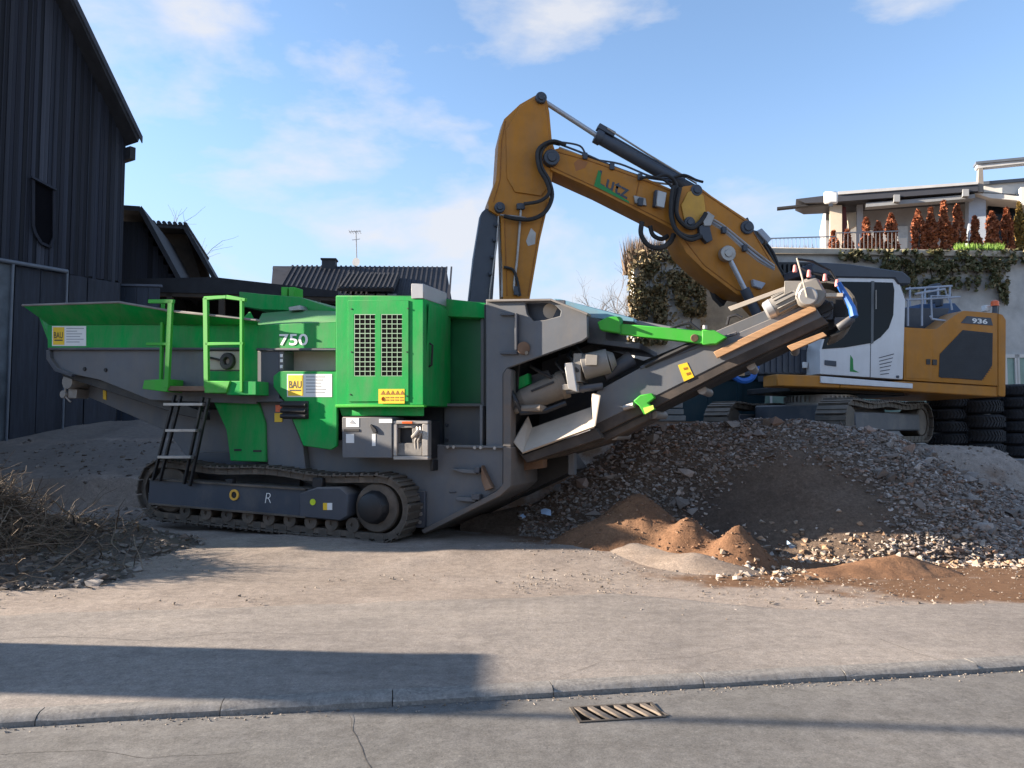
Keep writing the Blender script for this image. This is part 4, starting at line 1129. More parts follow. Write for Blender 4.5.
# recess at the boom nose
ep('boom_recess', mat('rusty_orange', (.32, .12, .03), .6), ([(574, 163), (578, 159), (588, 162), (585, 168), (576, 171)], BC - BW - .004, BC - BW + .002), parent=ub, bevel=0)
writing('Lutz', 'company_lettering', CABD, ub, E.L(596.5, 184, BC - BW - .004), E.L(627, 199.5, BC - BW - .004), E.L(600, 170, BC - BW - .004), .003, .012)
ep('logo_mark', LGREEN, ([(598.5, 170), (601, 173), (600.5, 184), (628.5, 201), (630, 204), (594, 186)], BC - BW - .012, BC - BW - .001), parent=ub, bevel=0)
ep('boom_valve', CABD, ([(655.5, 189.5), (660, 190.5), (659, 207), (654, 206)], BC - BW - .12, BC - BW), parent=ub)
ep('boom_lamp', SILVER, ([(658, 190), (667, 192.5), (664.5, 208), (656.5, 206)], BC - BW - .2, BC - BW - .12), parent=ub)
ep('boom_bracket', STEEL, ([(634, 195), (646, 198), (647, 206), (635, 203)], BC - BW - .05, BC - BW), parent=ub)
ep('boom_bracket', CABD, ([(639, 197), (644, 198), (643, 206), (638, 205)], BC - BW - .12, BC - BW - .05), parent=ub)
# arm
ar = [(541, 92), (546, 95), (549.5, 112), (552, 140), (555, 150), (552, 180), (549.5, 200), (540, 240), (530, 298), (524, 345), (508, 352), (503, 298), (501, 217), (489, 210), (488, 202), (496, 180), (498.5, 141), (504, 119), (520, 104)]
arm = ep('arm', ORANGE, (ar, BC - .24, BC + .24), bevel=.02, seg=2)
ep('arm_cheek', ORANGE, ([(520, 106), (541, 94), (546, 112), (550, 148), (550, 185), (541, 196), (515, 192), (507, 178), (506, 130)], BC - .27, BC - .24), parent=arm, bevel=.01)
pinpx(541.5, 97, .12, 'cylinder_pin', half=.36); pinpx(500, 207, .11, 'cylinder_pin', half=.34)
ep('rail_decal', STEEL, ([(526, 241), (531, 228), (536, 233), (535, 244), (528, 246)], BC - .245, BC - .24), parent=arm, bevel=0)
# weld beads, wear pads and hose clamps on the boom
SEAM = mat('seam_orange', (.27, .10, .012), .6, var=.25, scale=9)
for pts, d in (([(556, 151.5), (592, 161.5), (646, 181), (676, 193)], BC - BW), ([(552, 167), (600, 189), (667, 222.5), (684, 232)], BC - BW), ([(683, 238), (704, 265), (737, 290), (753, 293)], BC - BW - .08), ([(700, 190), (748, 223), (772, 264)], BC - BW - .08), ([(640, 177), (634, 205)], BC - BW)):
    w_ = MB().tube([E.L(x, y, d - .002) for x, y in pts], .011, 6).build('weld_bead', SEAM, ub if d == BC - BW else lb_)
for pts in ([(504, 121), (500, 142), (498.5, 180), (492, 202)], [(503, 220), (505.5, 296)], [(548.5, 202), (539, 240), (529.5, 296)]):
    MB().tube([E.L(x + (1.5 if x < 510 else -1.5), y, BC - .243) for x, y in pts], .010, 6).build('weld_bead', SEAM, arm)
for px, py in ((585, 154), (612, 164.5), (640, 175), (724, 228), (745, 246)):
    c = E.L(px, py + 2, BC - BW - .02 if px < 700 else BC - BW - .14); MB().box(c.x - .05, c.x + .05, c.y - .03, c.y + .1, c.z - .07, c.z + .07).build('hose_clamp', CABD, digger, bevel=.008)
# arm cylinder on top
a0, a1, a2 = E.L(542, 97, BC - .12) + V((0, .12, 0)), E.L(597, 133.5, BC - .12) + V((0, .12, 0)), E.L(697, 190, BC - .12) + V((0, .12, 0))
MB().cyl(a0, a1 + (a2 - a1) * .1, .055, seg=14).build('cylinder_rod', CHROME, digger)
ac = MB().cyl(a1, a1 + (a2 - a1) * .06, .16, seg=16).cyl(a1 + (a2 - a1) * .05, a2, .135, seg=16)
ac.bar(a1 + (a2 - a1) * .1 + V((0, 0, .18)), a1 + (a2 - a1) * .9 + V((0, 0, .17)), .06, .05)
aco = ac.build('arm_cylinder', CABD, digger, bevel=.008)
MB().bar(a1 + (a2 - a1) * .02 + V((0, 0, .22)), a1 + (a2 - a1) * .18 + V((0, 0, .22)), .2, .12).build('port_block', CABD, aco, bevel=.01)
MB().tube([a1 + (a2 - a1) * .1 + V((0, -.1, .25)), a1 + (a2 - a1) * .5 + V((0, -.1, .19)), a2 + V((0, -.1, .15))], .02, 6).build('cylinder_pipe', STEEL, aco)
# bucket cylinder with guard, left of the arm
b0, b1 = E.L(492, 211, BC), E.L(478, 318, BC)
ep('cylinder_guard', CABD, ([(481, 213), (486, 208), (499, 212), (497, 240), (492, 312), (468, 310), (474, 256)], BC - .16, BC + .16), bevel=.02)
MB().tube([E.L(499, 210, BC - .2), E.L(497, 240, BC - .2), E.L(490, 290, BC - .2), E.L(489, 305, BC - .2)], .02, 6).tube([E.L(506, 214, BC - .2), E.L(503, 255, BC - .2), E.L(502, 297, BC - .2)], .035, 6).build('cylinder_pipe', STEEL, digger)
bl_ = MB(); 
for y in (225, 240, 257, 274): c = E.L(496 - (y - 225) * .12, y, BC - .2); bl_.cyl(c - V((.03, 0, 0)), c + V((.03, 0, 0)), .04, seg=8)
bl_.build('pipe_clamp', CABD, digger)
ep('linkage', CABD, ([(478, 318), (485, 312), (520, 344), (514, 352)], BC - .3, BC - .24), ([(478, 318), (485, 312), (520, 344), (514, 352)], BC + .24, BC + .3))
ep('bucket', GREYD, ([(468, 345), (520, 345), (528, 365), (520, 392), (480, 395), (462, 370)], BC - .55, BC + .55), bevel=.03)
# hydraulic hoses
def hose(name, pts, d, r=.035, m=RUBBER, parent=digger):
    P_ = [E.L(x, y, d + (q[0] if q else 0)) for (x, y, *q) in pts]
    sm = []
    for i in range(len(P_) - 1):
        p0_, p1_, p2_, p3_ = P_[max(i - 1, 0)], P_[i], P_[i + 1], P_[min(i + 2, len(P_) - 1)]
        for k in range(6):
            t = k / 6
            sm.append(0.5 * ((2 * p1_) + (p2_ - p0_) * t + (2 * p0_ - 5 * p1_ + 4 * p2_ - p3_) * t * t + (3 * p1_ - p0_ - 3 * p2_ + p3_) * t ** 3))
    sm.append(P_[-1])
    return MB().tube(sm, r, 8).build(name, m, parent)
HD = BC - BW - .1
hose('hose', [(560, 144), (549, 143), (541, 152), (541, 166), (549, 181), (552, 197), (545, 212), (532, 219), (517, 219), (504, 216)], HD, .045)
hose('hose', [(566, 145), (552, 141), (538, 150), (539, 168), (546, 181), (549, 193), (540, 201), (524, 204)], HD - .06, .038)
hose('steel_pipe', [(521, 205), (520, 222), (517, 260), (514, 288), (519, 296)], BC - .28, .026, STEEL)
hose('steel_pipe', [(500, 215), (520, 217), (528, 219)], BC - .3, .022, STEEL)
hose('hose', [(504, 267), (513, 270), (517, 280), (520, 296)], BC - .3, .03)
MB().rect(E, 517, 203, 525, 209, BC - .34, BC - .26).rect(E, 514, 286, 520, 295, BC - .32, BC - .26).build('pipe_union', CABD, digger, bevel=.01)
for k, dy in enumerate((0, 3.5)):
    hose('boom_pipe', [(559, 144 + dy), (585, 154 + dy), (612, 166 + dy), (640, 176 + dy), (655, 179 + dy), (672, 181 + dy)], BC - BW + .06, .024, STEEL if k else CABD)
hose('boom_pipe', [(560, 142), (580, 146), (590, 158), (620, 164), (650, 176), (670, 178), (685, 176), (697, 181)], BC - BW + .1, .022, CABD)
for i, (pts, dd, r) in enumerate((([(676, 186), (674, 200), (672, 214), (675, 228), (685, 236), (697, 236), (706, 226), (709, 219)], -.05, .05),
    ([(680, 188), (677, 202), (677, 215), (683, 224), (692, 228), (701, 221), (706, 213)], -.10, .05),
    ([(673, 186), (671, 200), (671, 218), (677, 232), (690, 240), (702, 236)], -.15, .04),
    ([(642, 222), (641, 234), (648, 245), (660, 248), (670, 242), (674, 234)], .12, .055),
    ([(650, 226), (653, 235), (661, 239), (668, 236)], .2, .05),
    ([(655, 178), (665, 175), (674, 180), (678, 190)], .0, .035), ([(672, 178), (684, 175), (696, 180), (703, 182)], .1, .03),
    ([(640, 178), (652, 177), (664, 180), (673, 188)], -.05, .03))):
    hose('hose', pts, HD + dd, r)
for i in range(4):
    hose('steel_pipe', [(706 + i, 216 + 3 * i), (722 + i, 225 + 3.5 * i), (742 + .6 * i, 241 + 4.2 * i), (758 + .5 * i, 254 + 4 * i), (774, 266 + 2 * i)], HD + .02 * i, .03, RAILM if i % 2 else STEEL)
ep('hose_manifold', STEEL, ([(702, 216), (708, 211), (715, 216), (711, 226), (704, 226)], HD - .12, HD + .05))
ep('manifold_block', CABD, ([(699, 226), (709, 222), (713, 240), (707, 243), (700, 235)], HD - .1, HD + .08))
ep('valve_block', CABD, ([(740, 222), (748, 217), (754, 230), (764, 232), (768, 240), (760, 246), (748, 236)], BC - .3, BC + .3))
ep('valve_lid', RAILM, ([(757, 231), (762, 228), (772, 239), (768, 243)], BC - .35, BC + .2))
for i in range(5):
    hose('hose', [(752 + 3 * i, 238 + i), (756 + 4 * i, 252), (766 + 3 * i, 266), (772 + 3 * i, 276)], BC - .25 + .1 * i, .05)
# lift cylinders
for dd in (-.52, .52):
    p, q = E.L(727, 254, BC + dd), E.L(756, 312, BC + dd)
    MB().cyl(p, p + (q - p) * .72, .055, seg=12).build('cylinder_rod', CHROME if dd < 0 else CABD, digger)
    MB().cyl(p + (q - p) * .6, p + (q - p) * 1.5, .105, seg=14).build('lift_cylinder', CABD, digger, bevel=.01)
    MB().cyl(p + V((0, -.08, 0)), p + V((0, .08, 0)), .17, seg=16).cyl(p + V((0, -.1, 0)), p + V((0, -.08, 0)), .09, seg=12).build('cylinder_eye', CABD if dd > 0 else STEEL, digger, bevel=.01)
ep('lift_cylinder_far', BLACK, ([(706, 272), (710, 271), (722, 288), (730, 296), (724, 306), (716, 298)], BC + .3, BC + .5))
ep('boom_lamp', RAILM, ([(753, 279), (766, 283), (762, 289), (754, 286)], BC - BW - .2, BC - BW - .08))
hose('blue_hose', [(733, 376), (742, 381), (752, 378), (757, 366)], -.1, .06, BLUEH)
# undercarriage turned towards us
UA = V((-.74, -.67, 0)).normalized()
uc = at_y(820, 394.5, 17.0)
U = Frame((uc.x, uc.y, uc.z - 1.05), -UA)              # its x axis points away from us
XF = E.I @ U.M
car = MB().box(-1.2, 1.2, -.9, .9, .42, .8)
car.build('undercarriage', GREYD, digger, bevel=.03, xf=XF)
sl = MB().cyl((0, 0, .8), (0, 0, 1.02), .72, seg=36)
for k in range(48):
    a_ = 2 * math.pi * k / 48; e__ = V((math.cos(a_), math.sin(a_), 0))
    sl.bar(e__ * .70 + V((0, 0, .93)), e__ * .76 + V((0, 0, .93)), .045, .12)
sl.build('slew_ring', STEEL, digger, xf=XF)
for s_ in (-1, 1):
    y0 = s_ * 1.25 - .3
    make_track(digger, V((-1.75, 0, .44)), V((1.75, 0, .44)), .40, y0, y0 + .6, 46, xf=XF, th=.04)
    MB().slab([(-1.6, y0 + .08, .25), (1.6, y0 + .08, .25), (1.6, y0 + .08, .62), (-1.6, y0 + .08, .62)], (0, .44, 0)).build('track_frame', GREYD, digger, bevel=.03, xf=XF)
    for x in (-1.75, 1.75): MB().cyl((x, y0 + .1, .44), (x, y0 + .5, .44), .30, seg=22).build('idler', TRACKM, digger, bevel=.02, xf=XF)

# ------------------------------------------------------------------ buildings on the left
PLANK = mat('weathered_dark_planks', (.030, .034, .046), .85, rnd_obj=[(.006, .007, .012), (.014, .016, .026), (.028, .033, .050), (.009, .011, .018), (.050, .056, .076)], var=.4, scale=5, stretch=(6, 6, .35), bump=.004, bscale=14)
PLANKB = mat('dark_board_backing', (.012, .013, .017), .9)
ROOFD = mat('dark_roofing', (.022, .023, .028), .8, var=.3, bump=.004)
SOFF = mat('brown_soffit_boards', (.060, .045, .034), .85, var=.3, stretch=(1, 6, 1))
CONCD = mat('dark_stained_concrete', (.105, .120, .135), .85, dirt=(.05, .055, .06), damt=.55, dscale=.9, var=.25, bump=.004)
CONC = mat('pale_render', (.46, .45, .43), .88, dirt=(.24, .235, .23), damt=.5, dscale=.8, var=.14, bump=.004)
WALLW = mat('white_render', (.62, .60, .56), .85, var=.06, dirt=(.5, .48, .44), damt=.3)
BA = R(32)
bcn = at_y(122, 282, 21.0)
B = Frame((bcn.x, bcn.y, 1.5), (math.sin(BA), math.cos(BA), 0))
barn = thing('barn', 'tall dark wooden plank barn with steep roof at the left edge', 'barn', B.M)
E0, R0 = B.L(140, 137, -.55), B.L(75, 0, -.55)
ms = (R0.z - E0.z) / (R0.x - E0.x)
roof_z = lambda x: E0.z + ms * (x - E0.x)
XA = -4.9
zp = B.L(65, 273, 0).z
MB().slab([(0, .05, -.6), (0, .05, roof_z(0) - .25), (XA, .05, roof_z(XA) - .25), (2 * XA, .05, roof_z(0) - .25), (2 * XA, .05, -.6)], (0, 4.5, 0)).build('wall', PLANKB, barn)
ovh = MB().slab([(E0.x, -.55, E0.z), (XA, -.55, roof_z(XA)), (XA, 4.8, roof_z(XA)), (E0.x, 4.8, E0.z)], (-.05, 0, -.16))
ro = ovh.build('roof', ROOFD, barn)
MB().slab([(2 * XA - E0.x, -.55, E0.z), (XA, -.55, roof_z(XA)), (XA, 4.8, roof_z(XA)), (2 * XA - E0.x, 4.8, E0.z)], (.05, 0, -.16)).build('roof', ROOFD, barn)
MB().slab([(E0.x + .05, -.60, E0.z + .02), (XA, -.60, roof_z(XA) + .02), (XA, -.60, roof_z(XA) - .22), (E0.x + .05, -.60, E0.z - .16)], (0, .045, 0)).build('verge_board', mat('grey_verge', (.045, .05, .065), .8), ro)
MB().box(.0, .16, -.2, 4.4, E0.z - .55, E0.z - .2).build('eave_beam', ROOFD, barn)
pl = MB().box(-.069, .069, -.03, .0, 0, 1).build('plank', PLANK, mesh_only=True)
bat = MB().box(-.012, .012, -.045, -.03, 0, 1).build('batten', PLANK, mesh_only=True)
for i in range(64):
    x = -.05 - i * .102
    h_ = roof_z(x) - .2 - zp if x > XA else roof_z(2 * XA - x) - .2 - zp
    put('plank', pl, barn, Matrix.Translation((x, .03 + rnd.uniform(-.012, .018), zp + rnd.uniform(-.04, .04))) @ Matrix.Diagonal((rnd.uniform(.66, .73), 1, h_, 1)))
    if i % 3 == 1:
        put('batten', bat, barn, Matrix.Translation((x + .051, .03, zp)) @ Matrix.Diagonal((1, 1, h_, 1)))
wn_ = MB().prism(B, [(34, 180), (53, 190), (53, 236), (49, 245), (42, 241), (37, 232), (34, 225)], -.02, .02).build('window', mat('dark_opening', (.004, .004, .006), .9, spec=.1), barn)
fr1 = MB()
wp = B.P([(33, 178), (54, 189), (54, 238), (50, 247), (41, 243), (35, 233), (33, 226)], -.05)
for p, q in zip(wp, wp[1:] + wp[:1]): fr1.bar(p, q, .07, .06, up=(0, 1, 0))
fr1.build('window_frame', PLANK, wn_)
MB().bar(B.L(31, 177, -.08), B.L(56, 190, -.08), .10, .05).build('window_hood', PLANK, wn_)
MB().slab([(-9, -.02, -.6), (B.L(13, 262, 0).x, -.02, -.6), (B.L(13, 262, 0).x, -.02, zp), (-9, -.02, zp)], (0, -.06, 0)).build('concrete_base', CONCD, barn, bevel=.01)
for (xa, xb) in ((13.8, 39), (39.5, 66.5), (68, 86), (87, 119)):
    A = [B.L(xa, 300, -.01), B.L(xb, 300, -.01)]
    MB().slab([(A[0].x, -.01, -.6), (A[1].x, -.01, -.6), (A[1].x, -.01, zp - .03), (A[0].x, -.01, zp - .03)], (0, -.03, 0)).build('lower_panel', mat('lower_wood_panel', (.018, .022, .034), .75, var=.35, scale=3, stretch=(5, 5, .4), bump=.003), barn, bevel=.006)
p_, q_ = B.L(13, 262, -.12), B.L(67, 273, -.12)
MB().tube([(-8.5, -.14, zp + .02), (q_.x, -.14, zp + .02)], .055, 10).tube([(q_.x, -.14, zp + .02), (q_.x + .02, -.14, -.3)], .028, 8).build('gutter_pipe', mat('grey_pipe', (.11, .125, .15), .5, var=.15), barn)
MB().cyl((p_.x, -.13, -.6), (p_.x, -.13, zp), .035, seg=8).build('downpipe', MATS['grey_pipe'], barn)

def planks_on(parent, fr, x0, x1, d, ztop, zbot, step=.16):
    x = x0
    while x < x1:
        zt = ztop(x + step / 2)
        if zt > zbot + .05:
            put('plank', pl, parent, Matrix.Translation((x + step / 2, d, zbot)) @ Matrix.Diagonal((step / .142, 1, zt - zbot, 1)))
        x += step
# metal sheet gate between barn and sheds
G1 = Frame(at_y(120, 350, 21.6), (1, .12, 0))
gate = thing('sheet_metal_gate', 'grey blue sheet metal gate behind the hopper beside the barn', 'gate', G1.M)
a0, a1 = G1.L(78, 283, 0), G1.L(160, 287, 0); zb = G1.L(100, 428, 0).z
nsh = 7
for k in range(nsh):
    xa = a0.x + (a1.x - a0.x) * k / nsh; xb = a0.x + (a1.x - a0.x) * (k + 1) / nsh
    MB().box(xa + .008, xb - .008, 0, .03, zb, a0.z - .06).build('sheet', mat('blue_grey_sheet_metal', (.028, .038, .060), .6, var=.3, stretch=(3, 3, .4)), gate)
MB().box(a0.x - .05, a1.x + .05, -.05, .05, a0.z - .06, a0.z).box(a0.x - .05, a0.x, -.04, .05, zb, a0.z).build('gate_frame', mat('gate_frame_paint', (.10, .115, .15), .6), gate)

S1 = Frame(at_y(150, 285, 25.0), (1, .25, 0))
shedA = thing('plank_shed', 'dark plank shed with sloping roof right behind the barn', 'shed', S1.M)
sa0, sa1, sa2 = S1.L(112, 211, -.6), S1.L(139, 211, -.6), S1.L(184, 293, -.6)
zlow = -5.2
MB().slab([(sa0.x, 0.04, zlow), (sa2.x - .35, .04, zlow), (sa2.x - .35, .04, sa2.z), (sa1.x, .04, sa1.z - .2), (sa0.x, .04, sa1.z - .2)], (0, 5, 0)).build('wall', PLANKB, shedA)
slp = (sa2.z - sa1.z) / (sa2.x - sa1.x)
planks_on(shedA, S1, sa0.x, sa2.x - .4, 0.02, lambda x: (sa1.z - .22) if x < sa1.x else sa1.z - .22 + slp * (x - sa1.x), zlow)
MB().slab([(sa1.x, -.6, sa1.z), (sa2.x, -.6, sa2.z), (sa2.x, 5, sa2.z), (sa1.x, 5, sa1.z)], (.06, 0, .18)).build('roof', ROOFD, shedA)
MB().slab([(sa0.x - 2, -.6, sa1.z), (sa1.x + .02, -.6, sa1.z), (sa1.x + .02, 5, sa1.z), (sa0.x - 2, 5, sa1.z)], (0, 0, .16)).build('roof', ROOFD, shedA)
S2 = Frame(at_y(185, 285, 29.0), (1, .25, 0))
shedB = thing('corrugated_roof_shed', 'dark shed with corrugated roof and brown soffit behind the plank shed', 'shed', S2.M)
sb0, sb1, sb2 = S2.L(140, 228, 0), S2.L(183, 228, 0), S2.L(214, 282, 0)
MB().slab([(sb0.x, .9, zlow), (sb2.x - .5, .9, zlow), (sb2.x - .5, .9, sb2.z), (sb1.x, .9, sb1.z), (sb0.x, .9, sb1.z)], (0, 5, 0)).build('wall', SOFF, shedB)
ro = MB().slab([(sb1.x, -.1, sb1.z), (sb2.x, -.1, sb2.z), (sb2.x, 6, sb2.z), (sb1.x, 6, sb1.z)], (.05, 0, .2)).build('roof', ROOFD, shedB)
MB().slab([(sb0.x - 1, -.1, sb1.z - .05), (sb1.x, -.1, sb1.z - .05), (sb1.x, 6, sb1.z + .1), (sb0.x - 1, 6, sb1.z + .1)], (0, 0, .14)).build('roof', ROOFD, shedB)
rm = MB().cyl((0, -.15, 0), (0, 6, 0), .07, seg=8).build('roof_ridge_roll', ROOFD, mesh_only=True)
for k in range(9): put('roof_ridge_roll', rm, ro, Matrix.Translation((sb0.x + .1 + (sb1.x - sb0.x) * k / 8, 0, sb1.z + .13)))
S3 = Frame(at_y(230, 300, 23.5), (1, 0.1, 0))
shedC = thing('open_lean_to', 'long low dark open lean-to shed behind the green hopper', 'shed', S3.M)
pts = S3.P([(120, 279), (214, 277), (338, 291), (338, 297), (120, 291)], 0)
MB().slab(pts, (0, 5, .5)).build('roof', ROOFD, shedC)
MB().bar(S3.L(120, 293, .1), S3.L(338, 299, .1), .12, .14).build('beam', SOFF, shedC)
for px in (170, 222, 270, 318):
    t_ = S3.L(px, 292 + (px - 120) * .03, .1)
    MB().box(t_.x - .08, t_.x + .08, .04, .2, -4.2, t_.z).build('post', SOFF, shedC)
bw = S3.L(120, 300, 4); bw2 = S3.L(338, 300, 4)
MB().box(bw.x, bw2.x, 4, 4.2, -4.4, pts[0].z + .2).build('back_wall', PLANKB, shedC)

# far house with dark roof, chimney and aerial
HS = Frame(at_y(360, 300, 38.0), (1, .05, 0))
house = thing('dark_roofed_house', 'distant house with wide dark ribbed roof, chimney and aerial', 'house', HS.M)
e0, e1 = HS.L(270, 301, 0), HS.L(452, 301, 0); r0, r1 = HS.L(273, 266, 4), HS.L(446, 267, 4)
rs = MB().slab([e0, e1, r1, r0], (0, .1, -.15)).slab([r0, r1, r1 + V((.3, 4, -1.7)), r0 + V((-.3, 4, -1.7))], (0, -.1, -.15)).build('roof', mat('dark_tiles', (.020, .022, .030), .7, var=.3), house)
rib = MB().bar((0, 0, 0), (0, 4.0, (r0.z - e0.z)), .09, .10).build('roof_rib', MATS['dark_tiles'], mesh_only=True)
for k in range(34): put('roof_rib', rib, rs, Matrix.Translation((e0.x + .15 + (e1.x - e0.x - .3) * k / 33, 0, e0.z + .03)))
d0_, d1_ = HS.L(338, 288, -.4), HS.L(394, 288, -.4); d2_ = HS.L(340, 272, 2.0)
dm = MB().slab([d0_, d1_, (d1_.x, 2.4, d2_.z), (d0_.x, 2.4, d2_.z)], (0, .1, -.15)).build('lower_roof', ROOFD, house)
for k in range(12): MB().bar(V((d0_.x + .1 + (d1_.x - d0_.x - .2) * k / 11, -.4, d0_.z + .04)), V((d0_.x + .1 + (d1_.x - d0_.x - .2) * k / 11, 2.4, d2_.z + .04)), .08, .08).build('roof_rib', ROOFD, dm)
MB().box(e0.x + .4, e1.x - .4, .5, 8, -8.2, e0.z + .2).build('wall', mat('house_wall_grey', (.20, .20, .20), .9), house)
for k in range(5):
    c = HS.L(348 + 11 * k, 297, .5); MB().box(c.x - .22, c.x + .22, .42, .5, c.z - .5, c.z + .15).build('window', mat('house_window', (.30, .34, .38), .2), house)
c = HS.L(329, 270, 3.8)
cm_ = MB().box(c.x - .36, c.x + .36, 3.6, 4.2, c.z - .4, HS.L(329, 260.5, 3.8).z).build('chimney', mat('chimney_slate', (.035, .038, .045), .8), house)
MB().box(c.x - .42, c.x + .42, 3.54, 4.26, HS.L(329, 260.5, 3.8).z, HS.L(329, 259, 3.8).z).build('chimney_cap', ROOFD, cm_)
an = MB(); t0, t1 = HS.L(357, 268, 4), HS.L(356, 231, 4)
an.cyl(t0, t1, .03, seg=6); an.cyl(HS.L(349, 232, 4), HS.L(361, 231, 4), .018, seg=6)
for k in range(5): c = HS.L(350 + 2.5 * k, 232, 4); an.cyl(c - V((0, .4, 0)), c + V((0, .4, 0)), .012, seg=5)
an.cyl(HS.L(352, 240, 4), HS.L(360, 239, 4), .015, seg=5)
ano = an.build('aerial_mast', STEEL, house)
c = HS.L(356, 262, 3.9); MB().cyl(c, c + V((.05, .12, 0)), .24, .1, 18).build('satellite_dish', SILVER, ano)

# unseen shadow casters added out of frame to the left, shapes guessed
OS = Matrix.Translation((-10.75, 11.1, 0))
osh = thing('garage', 'low rendered garage added out of frame at the left to shade the yard', 'garage', OS)
MB().box(-4, 0, .2, 4.2, -.2, 4.2).build('wall', CONC, osh)
MB().slab([(-4.3, 0, 4.2), (.1, 0, 4.2), (.1, 0, 4.4), (-4.3, 0, 4.4)], (0, 4.4, 0)).build('roof', ROOFD, osh)
MB().box(-3.2, -.8, .13, .2, -.1, 2.3).build('door', PLANKB, osh)
gpil = thing('shadow_pillar', 'square rendered pillar added out of frame at the left to cast the road shadow', 'pillar', Matrix.Translation((-9.6, 5.98, 0)))
MB().box(-.5, .5, -.47, .47, -.1, 2.90).build('shaft', CONC, gpil, bevel=.02)
MB().box(-.55, .55, -.50, .50, 2.90, 3.0).build('cap', CONCD, gpil, bevel=.02)
lpo = thing('street_lamp', 'slim grey steel street lamp at the left roadside, out of frame', 'street lamp', Matrix.Translation((-13.5, 5.80, -.05)))
MB().cyl((0, 0, 0), (0, 0, 1.2), .065, seg=14).cyl((0, 0, 1.2), (0, 0, 7.5), .05, .04, 14).build('pole', STEEL, lpo)
MB().tube([(0, 0, 7.4), (0, .2, 7.7), (0, .9, 7.8)], .03, 8).build('arm', STEEL, lpo)
MB().box(-.12, .12, .8, 1.4, 7.74, 7.84).build('lamp_head', CABD, lpo, bevel=.02)

# ------------------------------------------------------------------ terrace house and walls on the right
TW = Frame(at_y(900, 300, 22.0), (1, .06, 0))
twall = thing('retaining_wall', 'pale stained retaining wall with ivy hanging over its top', 'wall', TW.M)
zt = TW.L(950, 257, 0).z; xl = TW.L(758, 300, 0).x; xr = TW.L(1150, 300, 0).x; zg = TW.L(900, 418, 0).z
MB().box(xl, xr, 0, .35, zg + .6, zt).build('wall_face', CONC, twall)
MB().box(xl - .1, xr, -.12, .5, zt, zt + .18).build('coping', mat('beige_coping', (.42, .37, .30), .85, var=.15), twall, bevel=.02)
MB().box(xl, xr, .1, .4, zg - 1, zg + .6).build('wall_base', CONC, twall)
GLZ = mat('pale_green_glass', (.20, .31, .27), .18, var=.25, scale=1.2)
for k in range(9):
    a_, b_ = 690 + 27 * k, 690 + 27 * (k + 1)
    p, q = TW.L(a_ + 1, 412, -.02), TW.L(b_ - 1, 390, -.02)
    w_ = MB().box(p.x, q.x, -.03, 0.01, p.z, q.z).build('window', GLZ, twall)
    MB().box(p.x - .06, p.x, -.06, 0.01, p.z - .1, q.z + .08).build('window_frame', WALLW, w_)
for (x0, x1) in ((1007, 1015), (1018, 1040)):
    p, q = TW.L(x0, 398, -.02), TW.L(x1, 358, -.02)
    w_ = MB().box(p.x, q.x, -.03, 0.01, p.z, q.z).build('window', GLZ, twall)
    MB().box(p.x - .09, p.x, -.08, 0.01, p.z, q.z + .1).box(q.x, q.x + .09, -.08, .01, p.z, q.z + .1).box(p.x, q.x, -.08, .01, q.z, q.z + .1).build('window_frame', WALLW, w_)
# terrace ground on top of the wall
MB().box(xl, xr, .5, 18, zt - .1, zt + .06).build('terrace_floor', mat('terrace_soil', (.20, .15, .11), .9), twall)

TH = Frame(at_y(900, 240, 26.5), (math.cos(R(19)), -math.sin(R(19)), 0))
villa = thing('terrace_house', 'modern white terrace house with flat dark overhanging roof', 'house', TH.M)
z0 = TH.L(900, 252, 0).z
def tp(name, m, *prisms, parent=villa, bevel=.0):
    mb = MB()
    for pts, d0, d1 in prisms: mb.prism(TH, pts, d0, d1)
    return mb.build(name, m, parent, bevel=bevel)
tp('back_wall', mat('grey_render', (.33, .33, .34), .9), ([(826, 253), (1060, 253), (1060, 190), (972, 190), (826, 200)], 1.3, 6.0))  # grey tone of the wall and one column
tp('roof', mat('dark_roof_edge', (.045, .048, .06), .6), ([(796, 199), (838, 194), (978, 184), (978, 191), (838, 201.5), (805, 203)], -.3, 1.25))
tp('roof_trim', mat('light_fascia', (.50, .50, .50), .6), ([(838, 191.5), (978, 181.5), (978, 184), (838, 194.5)], -.35, 1.3))
tp('awning_blade', ROOFD, ([(777, 207), (835, 201), (835, 203), (777, 209)], -.1, .15))
tp('roof_soffit_beam', mat('grey_fascia', (.27, .28, .29), .7), ([(866, 203), (975, 194), (975, 198), (866, 207)], -.2, .2))
for px, py in ((897, 194.5), (966, 189)): tp('beam_bracket', MATS['grey_fascia'], (rc(px - 3, py, px + 3, py + 7), -.4, -.2))
CREAM = mat('cream_render', (.62, .54, .42), .85, var=.08)
tp('column', CREAM, (rc(830, 205, 842, 253), 0, .5))
tp('column', MATS['grey_render'], (rc(857, 204, 863, 253), .3, .6))
tp('curtain', mat('dark_red_curtain', (.12, .035, .04), .8), ([(841.5, 206), (846, 207), (847, 225), (843, 253), (841, 253)], .3, .4))
tp('column', CREAM, ([(847, 214), (857, 212), (857, 225), (849, 230)], .6, .8))
tp('column', mat('blue_grey_render', (.36, .40, .46), .85), (rc(969, 194, 986, 253), .2, .8))
lw = tp('wall_lamp', STICK, (rc(824, 191, 838, 203), -.9, -.7), bevel=.05)
tp('lamp_arm', CABD, (rc(829, 203, 833, 206), -.85, -.75), parent=lw)
tp('upper_frame', MATS['light_fascia'], ([(977, 163), (1060, 155.5), (1060, 160), (977, 168)], -.2, .1), bevel=.01)
tp('upper_frame', MATS['grey_pipe'] , ([(976, 161.5), (1060, 153.5), (1060, 156), (976, 164)], -.25, .15))
